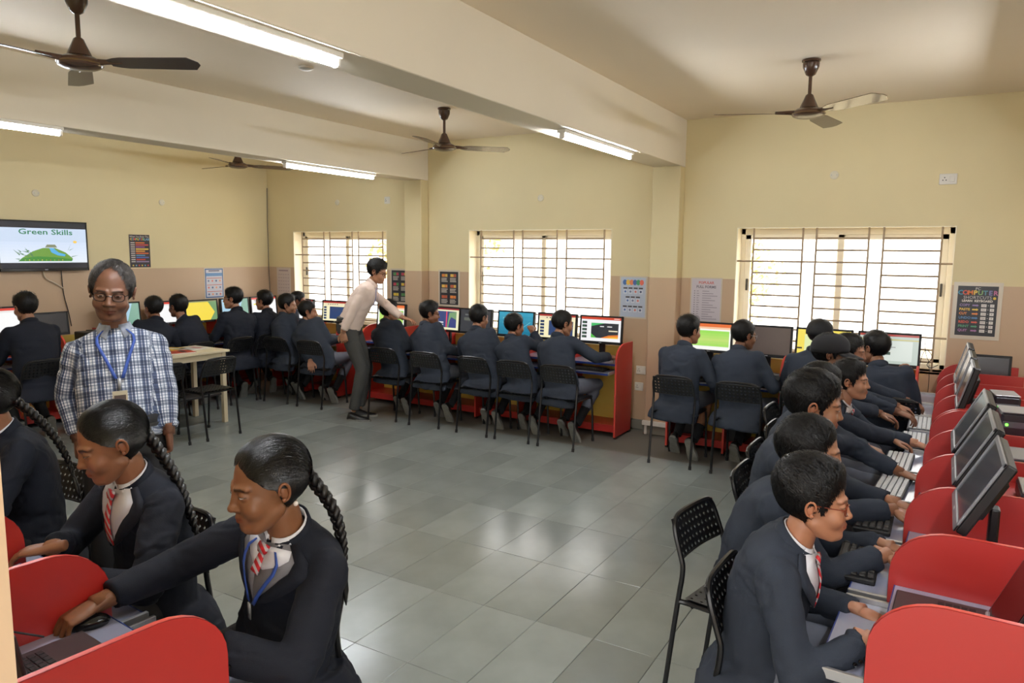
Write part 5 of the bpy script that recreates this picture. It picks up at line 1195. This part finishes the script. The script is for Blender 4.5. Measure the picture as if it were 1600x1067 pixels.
    if glasses:
        gm = MAT_FRAME.get(glasses, BLACKG); g = MB(); lens = []
        for sd in (-1, 1):
            o_ = [V(sd * .034 + .0225 * np.sign(math.cos(a)) * abs(math.cos(a)) ** .7, .094 - .010 * abs(math.cos(a)) * (1 if math.cos(a) * sd > 0 else .3), .0 + .0165 * np.sign(math.sin(a)) * abs(math.sin(a)) ** .7) for a in [2 * math.pi * j / 24 for j in range(24)]]
            g.tube([Vector(W(q)) for q in o_], .0017 * k, 6, closed=True); lens.append(o_); g.tube([Vector(W(q)) for q in (V(sd * .056, .084, .004), V(sd * .074, .05, .008), V(sd * .079, -.005, .010), V(sd * .077, -.03, -.006))], .0016 * k, 6)
        g.tube([Vector(W(q)) for q in (V(-.0115, .0925, .004), V(0, .0985, .007), V(.0115, .0925, .004))], .0016 * k, 6); go = obj('glasses', g, gm, root)
        for o_ in lens: l = MB(); l.add(W(np.array(o_)), [tuple(range(24))]); obj('lens', l, LENS, go)
    if cap:
        c = MB(); rg = []
        for i in range(9):
            t = i / 8; z = .035 + .095 * math.sin(t * math.pi / 2); q = math.cos(t * math.pi / 2) ** .75; rg.append([Vector(W(V(.093 * q * math.sin(a), -.012 + .115 * q * math.cos(a), z + .010 * math.cos(a) * (1 - t)))) for a in [2 * math.pi * j / 28 for j in range(28)]])
        c.rings([[Vector(W(V(.091 * math.sin(a), -.012 + .113 * math.cos(a), .012 + .012 * math.cos(a)))) for a in [2 * math.pi * j / 28 for j in range(28)]]] + rg); co = obj('cap', c, CAPM, root, smooth=180)
        if cap != 'back':
            b = MB(); gr = []
            for i in range(13):
                a = R(-62 + 124 * i / 12); row = []
                for j in range(5):
                    t = j / 4; ext = .088 * t * max(0, math.cos(a * 1.25)) ; row.append(V((.091 + ext * .25) * math.sin(a), -.012 + .113 * math.cos(a) + ext, .026 - .028 * t * math.cos(a) - .012 * (math.sin(a) ** 2)))
                gr.append(row)
            b.add(W(np.array([q for w_ in gr for q in w_])), [(i * 5 + j, (i + 1) * 5 + j, (i + 1) * 5 + j + 1, i * 5 + j + 1) for i in range(12) for j in range(4)]); o = obj('peak', b, CAPM, co, smooth=180); md = o.modifiers.new('t', 'SOLIDIFY'); md.thickness = .005
        bt_ = MB(); bt_.ball(Vector(W(V(0, -.012, .131))), .007, n=8); obj('button', bt_, CAPM, co)
    if braid:
        pts = chaikin([Vector(V(*q) - B) for q in braid], 3); cl = [0]
        for i in range(1, len(pts)): cl.append(cl[-1] + (pts[i] - pts[i - 1]).length)
        L = cl[-1]; b = MB(); cp = np.array([list(q) for q in pts]); npt = int(L / .007)
        for kk in range(3):
            sp = []; rr_ = []
            for i in range(npt + 1):
                d0 = L * i / npt; q = V(*[np.interp(d0, cl, cp[:, c]) for c in range(3)]); q2 = V(*[np.interp(min(d0 + .01, L), cl, cp[:, c]) for c in range(3)]); q1 = V(*[np.interp(max(d0 - .01, 0), cl, cp[:, c]) for c in range(3)]); T = nrm(q2 - q1)
                x = nrm(np.cross(T, f + .01)); y = np.cross(T, x); tp = np.interp(d0 / L, [0, .08, .75, 1], [1.15, 1.05, .8, .35]); a = 2 * math.pi * (d0 / .075 + kk / 3); sp.append(Vector(q + x * .0145 * tp * math.sin(a) + y * .0075 * tp * math.sin(2 * a))); rr_.append(.0118 * tp)
            b.tube(sp, rr_, 9)
        b.tube([Vector(q1), Vector(q), Vector(q + T * .05), Vector(q + T * .1)], [.006, .009, .011, .002], 8); b.ball(Vector(pts[0]), .024, n=12)
        obj('braid', b, HAIR, root, smooth=180)
    return root, dict(S=S, W=W, arms=arms, B=B, up=up, r=r, f=f, Nk=Nk)
MAT_FRAME = {'black': BLACKG, 'brown': mat('brown_frame', (120, 52, 34), .25), 'silver': SILVER}
# ---------------------------------------------------------------- seated students, teachers and their chairs
def boy(label, hip, head, face, hl=None, hr=None, **k):
    k.setdefault('hands', ((hl, 0), (hr, 0))); b = k.pop('base', (hip[0], hip[1])); return person(label, b, (hip[0], hip[1], k.pop('hz', .53)), head, face, **k)
SK = [(150, 104, 78), (140, 94, 68), (162, 114, 86), (128, 86, 62), (170, 122, 94)]
ROWB = 'boys at the middle window desk'; ROWR = 'boys at the right window desk'; ROWL = 'boys along the left wall'; ROWS = 'boys along the right desk'
# middle window row (backs to the camera)
boy('boy in navy blazer whose desk the teacher bends over', (-4.42, -.86), (-4.60, -.74, 1.125), 4, (-4.56, -.56, .70), (-4.30, -.56, .70), look=(38, 4, 0), P=dict(seed=3, tuft=.3), skin=SK[4], group=ROWB, s=.98)
boy('boy with glasses in navy blazer beside the map slide', (-3.86, -.87), (-4.05, -.73, 1.125), 6, (-4.06, -.55, .70), (-3.72, -.58, .70), look=(42, 8, 0), P=dict(seed=4, top=.024), skin=SK[1], glasses='black', group=ROWB)
boy('boy in navy blazer before the dark grey page monitor', (-3.25, -.86), (-3.42, -.73, 1.115), 2, (-3.46, -.55, .70), (-3.16, -.57, .70), look=(12, 8, 0), P=dict(seed=5), skin=SK[2], group=ROWB, s=1.02)
boy('smaller boy with hand at his chin before the teal monitor', (-2.82, -.85), (-2.99, -.74, 1.055), 6, (-3.0, -.56, .70), (-2.86, -.62, 1.0), look=(16, 6, 0), P=dict(seed=6), skin=SK[0], group=ROWB, s=.95, curl=1.1)
boy('boy with close cropped hair reaching right beside the red end panel', (-2.38, -.87), (-2.46, -.73, 1.11), 12, (-2.5, -.56, .70), (-2.06, -.53, .80), look=(24, 10, 0), P=dict(seed=7, top=.011, side=.008, tuft=0), skin=SK[2], group=ROWB, s=1.03, pole=((.55, -.35, -.75), (.9, -.3, -.5)), foot_mode='tuck')
# right window row
boy('boy in navy blazer and shorts at the green page monitor', (-1.25, -.87), (-1.225, -.73, 1.12), 10, (-1.25, -.56, .70), (-1.01, -.60, .72), look=(22, 4, 0), P=dict(seed=8, top=.026, tuft=.4), skin=SK[2], legs='shorts', group=ROWR, s=1.02)
boy('boy in shorts with glasses before the unlit brown monitor', (-.72, -.88), (-.76, -.72, 1.11), 12, (-.8, -.56, .70), (-.50, -.60, .74), look=(30, 8, 0), P=dict(seed=9, top=.012), skin=SK[3], glasses='silver', legs='shorts', group=ROWR, s=1.03)
boy('boy in dark cap with back turned before the yellow page monitor', (-.20, -.86), (-.17, -.72, 1.15), 8, look=(20, 6, 0), P=dict(seed=10), skin=SK[3], cap='back', group=ROWR)
boy('boy looking left before the grey green monitor under the right window', (.36, -.86), (.23, -.78, 1.085), -4, (.1, -.56, .72), (.475, -.60, .85), look=(-52, 4, 0), P=dict(seed=11, top=.018), skin=SK[2], group=ROWR, s=1.04, pole=((.6, -.3, -.7), (.25, -.45, -.9)), hand_dirs=(None, (-.3, .3, .9)))
# left corner row
boy('boy with head turned right in the left corner before the first window', (-6.05, -.88), (-6.19, -.76, 1.12), 10, (-6.2, -.58, .72), (-5.9, -.6, .72), look=(42, 6, 0), P=dict(seed=12), skin=SK[2], group='boys in the far left corner', s=1.05)
boy('boy mostly hidden behind two others in the far left corner', (-6.42, -.66), (-6.33, -.46, 1.15), 30, look=(20, 6, 0), P=dict(seed=13, top=.012), skin=SK[1], group='boys in the far left corner', s=.9)
boy('boy leaning left with one hand hanging behind his chair', (-5.52, -.88), (-5.80, -.80, 1.055), -6, (-5.36, -1.14, .46), (-5.5, -.56, .74), look=(52, 4, -6), P=dict(seed=14), skin=SK[2], group='boys in the far left corner', s=1.03, pole=((.5, -.7, .1), (.55, -.35, -.75)), hand_dirs=((.5, -.4, -.6), None))
# left wall row
LX = -6.50
boy('boy alone below the television with a white page before him', (LX + .02, -3.50), (-6.62, -3.49, 1.23), 272, (-6.9, -3.62, .74), (-6.9, -3.36, .74), look=(-6, 8, 0), P=dict(seed=15, top=.024), skin=SK[2], group=ROWL, s=1.12, mat_top=BLAZER_SHADE, hz=.56)
boy('boy half hidden behind the teacher in checks', (LX, -2.44), (-6.62, -2.23, 1.145), 290, look=(-20, 6, 0), P=dict(seed=16), skin=SK[1], group=ROWL, mat_top=BLAZER_SHADE)
boy('boy leaning toward his neighbour behind the cream table', (LX, -1.76), (-6.62, -1.94, 1.15), 255, look=(6, 4, 0), P=dict(seed=17), skin=SK[1], group=ROWL, s=1.04, mat_top=BLAZER_SHADE)
boy('boy with glasses sitting upright at the left wall right of the yellow screen', (LX, -1.27), (-6.62, -1.22, 1.20), 272, look=(-38, 2, 0), P=dict(seed=18, top=.022), skin=SK[2], group=ROWL, s=1.08, mat_top=BLAZER_SHADE, glasses='silver', hz=.55)
boy('last boy of the left wall row next to the corner', (LX, -.84), (-6.62, -.76, 1.15), 280, look=(-30, 2, 0), P=dict(seed=19, top=.022), skin=SK[2], group=ROWL, s=1.0, mat_top=BLAZER_SHADE, glasses='silver')

# right row, profiles facing right
HD = ((.95, -.1, -.25), (.95, .1, -.25))
boy('nearest boy on the right with thin glasses and navy blazer', (.24, -4.61), (.365, -4.62, 1.045), 84, (.50, -4.46, .66), (.545, -4.75, .715), look=(-3, 4, 0), hi=2, front=True, glasses='brown', P=dict(seed=21, top=.024, tuft=.35, rough=.4, hairline=.060, fat=-.001, gaze=(0, -.1), brow=.7), skin=(176, 122, 92), group=ROWS, skirt=True, s=1.0, hs=.98, hand_dirs=HD, pole=((.5, -.3, -.8), (.62, -.5, -.75)), cuff=.02)
boy('second boy from the front bending low over the right desk', (.09, -4.11), (.27, -4.07, 1.05), 88, (.55, -3.92, .69), (.545, -4.06, .71), look=(-8, 6, 0), hi=1, front=True, P=dict(seed=22, top=.013, side=.010, tuft=.1, rough=.12, hairline=.064, open=.8, gaze=(0, -.2)), skin=(172, 122, 92), group=ROWS, skirt=False, s=1.06, hs=1.05, hand_dirs=HD, pole=((.5, -.3, -.8), (.6, -.5, -.6)), cuff=.03)
boy('third boy from the front with thick eyebrows', (.08, -3.48), (.20, -3.52, 1.125), 88, (.54, -3.38, .70), (.535, -3.52, .71), look=(-10, 10, 0), hi=1, front=True, P=dict(seed=23, top=.018, tuft=.2, rough=.2, hairline=.056, open=.6, gaze=(0, -.3)), skin=(166, 116, 86), group=ROWS, skirt=False, s=1.08, hs=1.1, hand_dirs=HD, cuff=.03)
boy('fourth boy from the front with pink striped tie', (.0, -2.96), (.16, -2.98, 1.11), 88, (.53, -2.85, .70), (.52, -2.50, .71), look=(-8, 8, 0), hi=1, front=True, P=dict(seed=24, top=.013), skin=(140, 94, 66), group=ROWS, skirt=False, s=1.02, hs=1.0, hand_dirs=HD, cuff=.02)
boy('fifth boy from the front looking at his screen', (.03, -2.40), (.24, -2.42, 1.075), 90, (.575, -2.2, .71), (.48, -2.19, .71), look=(4, 2, 0), hi=1, front=True, P=dict(seed=25, top=.02, tuft=.3), skin=(178, 128, 100), group=ROWS, skirt=False, s=1.0, hs=.9, hand_dirs=HD, cuff=.02)
boy('boy in black peaked cap on the right desk', (-.10, -1.86), (.06, -1.89, 1.155), 88, (.58, -1.55, .71), (.49, -1.60, .71), look=(-6, 6, 0), hi=1, cap='peak', front=True, P=dict(seed=26, top=.010, open=.7), skin=(128, 88, 66), group=ROWS, skirt=False, s=1.06, hs=1.0, hand_dirs=HD, cuff=.02)
boy('farthest boy of the right desk just behind the peaked cap', (-.02, -1.36), (.12, -1.40, 1.115), 88, (.58, -1.0, .71), (.52, -1.2, .71), look=(0, 8, 0), front=True, P=dict(seed=27, top=.014), skin=(150, 104, 80), group=ROWS, skirt=False, s=1.03, hand_dirs=HD, cuff=.02)

# girls in the left foreground
GR = 'girls at the left foreground desk'
def girl(*a, **k): return person(*a, legs='trousers', foot_mode='flat', group=GR, mat_top=BLAZER_SHADE, **k)
girl('girl in front with striped tie, grey vest and stud earring', (-1.08, -5.43), (-1.07, -5.42, .53), (-1.0, -5.51, 1.10), 192, look=(8, 10, 0), hands=(((-.92, -5.80, .77), 0), ((-1.335, -5.84, .785), 0)), hi=2, front=True, vest=True, lanyard=True, hs=1.08, s=1.06, skin=(132, 88, 58), P=dict(seed=31, hair='long', top=.010, side=.009, tuft=0, rough=.08, nose=1.06, open=.75, gaze=(.1, -.25), fat=.002, tr='B'), braid=[(-.985, -5.40, 1.13), (-.95, -5.36, 1.06), (-.90, -5.34, .98), (-.88, -5.335, .88), (-.88, -5.33, .78)], hand_dirs=((-.1, -.95, -.2), (-.12, -.95, -.25)), curl=(.5, .75), cuff=.035, pole=((.7, -.1, -.7), (.8, -.1, -.45)))
girl('girl looking down with long braid over her shoulder', (-1.78, -5.42), (-1.77, -5.40, .53), (-1.76, -5.53, 1.12), 192, look=(6, 20, 0), hands=(((-1.6, -5.8, .77), 0), ((-1.81, -5.72, .80), 0)), hi=2, front=True, hs=1.08, s=1.05, skin=(150, 102, 72), P=dict(seed=32, hair='long', top=.009, side=.008, tuft=0, rough=.06, nose=1.04, open=.32, gaze=(0, -.5), tr='B'), braid=[(-1.745, -5.42, 1.14), (-1.70, -5.39, 1.06), (-1.61, -5.385, .97), (-1.55, -5.39, .87), (-1.50, -5.39, .76)], hand_dirs=((-.1, -.95, -.2), (-.75, -.60, -.12)), curl=.4, cuff=.05, pole=((.7, -.1, -.7), (.7, .1, -.7)))
girl('girl at the left edge of the frame seen from behind', (-2.80, -5.36), (-2.78, -5.34, .53), (-2.83, -5.45, 1.13), 196, look=(6, 8, 0), hands=(((-2.66, -5.8, .77), 0), ((-2.95, -5.8, .77), 0)), hi=1, hs=1.06, s=1.06, skin=(150, 102, 72), P=dict(seed=33, hair='long', top=.010, side=.009, tuft=0, rough=.08, tr='B'), braid=[(-2.78, -5.36, 1.12), (-2.72, -5.31, 1.05), (-2.64, -5.28, .97), (-2.56, -5.27, .88), (-2.5, -5.28, .80)])
e = MB(); e.ball((-.913, -5.487, 1.052), .0075, n=10); tag(obj('stud_earring', e, mat('pearl', (230, 220, 210), .2)), 'white stud earring worn by the girl in front', 'earring')
# teachers
person('standing man in checked shirt with blue lanyard and glasses', (-2.36, -5.12), (-2.35, -5.13, .98), (-2.41, -5.12, 1.595), 122, look=(6, 11, -4), hands=(((-2.19, -5.03, .965), 0), ((-2.505, -5.25, .965), 0)), hi=2, s=.99, hs=1.03, arm=.83, skin=(118, 80, 60), P=dict(seed=41, top=.012, side=.009, tuft=.15, rough=.5, hairline=.104, nose=1.12, len=.016, open=.55, gaze=(-.05, -.35), stubble=.6, grey=True, fat=.002, tr='B', brow=.9), top='shirt', mat_top=PLAID, legs='full', stand=True, feet=((-2.26, -5.03), (-2.43, -5.2)), glasses='black', lanyard=True, badge=True, hand_dirs=((-.05, .05, -1), (0, -.05, -1)), palm=((.5, .85, 0), (-.5, -.85, 0)), curl=.9, pole=((.5, -.8, -.2), (.5, -.8, -.2)), group='teachers', cuff=.02, belly=.022, width=1.05, neck=.165)
person('teacher in pale peach shirt bending over a desk', (-4.68, -1.22), (-4.73, -1.24, 1.0), (-4.50, -1.05, 1.565), 62, look=(6, 20, 0), hands=(((-4.22, -.93, 1.06), 0), ((-4.64, -1.44, .935), 0)), hi=1, s=1.06, hs=.98, skin=(176, 126, 96), P=dict(seed=42, top=.022, side=.010, tuft=.3, rough=.2, tr='D', open=.6, gaze=(0, -.3)), top='shirt', mat_top=PEACH, legs='full', stand=True, feet=((-4.70, -1.14), (-4.62, -1.32)), glasses='black', hand_dirs=((.8, .3, -.2), (.1, .05, -1)), palm=((0, 0, 1), (.5, -.87, 0)), curl=(.3, .8), pole=((.4, -.3, -.8), (.3, -.9, -.2)), arm=.95, group='teachers', cuff=.02, width=1.06, lanyard=True)
# chairs
for x, y, h, lb in [(-4.39, -.90, -4, 'chair under the boy the teacher bends over'), (-3.83, -.90, -3, 'chair under the boy with glasses beside the map slide'), (-3.22, -.90, 2, 'chair under the boy at the dark grey page'), (-2.78, -.90, -2, 'chair under the smaller boy at the teal monitor'), (-2.30, -.905, 0, 'chair under the close cropped boy by the red end panel'),
                    (-1.23, -.86, 2, 'chair under the boy at the green page'), (-.70, -.87, 0, 'chair under the boy at the unlit brown monitor'), (-.20, -.87, 0, 'chair under the boy in dark cap'), (.39, -.87, 0, 'chair under the boy looking left'),
                    (-6.02, -.90, -4, 'chair under the boy with turned head in the left corner'), (-5.47, -.90, -4, 'chair under the boy with one hand hanging'), (-6.55, -3.50, 272, 'chair under the boy alone below the television'), (-6.55, -2.46, 270, 'chair under the boy half hidden behind the teacher'), (-6.50, -1.94, 268, 'chair with its back just above the cream table edge'), (-6.55, -1.36, 270, 'chair under the upright boy with glasses at the left wall'), (-6.55, -.93, 272, 'chair under the last boy of the left wall row'),
                    (-5.40, -2.52, 270, 'empty chair at the cream table near its right end'), (-5.42, -3.06, 268, 'empty chair at the cream table partly behind the teacher'),
                    (.085, -4.13, 100, 'empty looking near chair pulled back from the right desk'), (.34, -4.60, 92, 'chair nearest the camera under the boy with thin glasses'), (.12, -3.42, 92, 'chair back showing behind the third boy of the right desk'), (.08, -2.94, 92, 'chair under the fourth boy of the right desk'), (.06, -2.40, 92, 'chair under the fifth boy of the right desk'), (-.06, -1.86, 92, 'chair under the boy in peaked cap'), (.02, -1.36, 92, 'chair under the farthest boy of the right desk'),
                    (-1.12, -5.50, 182, 'chair under the girl in front'), (-1.84, -5.45, 176, 'chair under the girl with long braid'), (-2.84, -5.37, 172, 'chair under the girl at the left edge')]:
    chair(x, y, h, 'black perforated ' + lb)
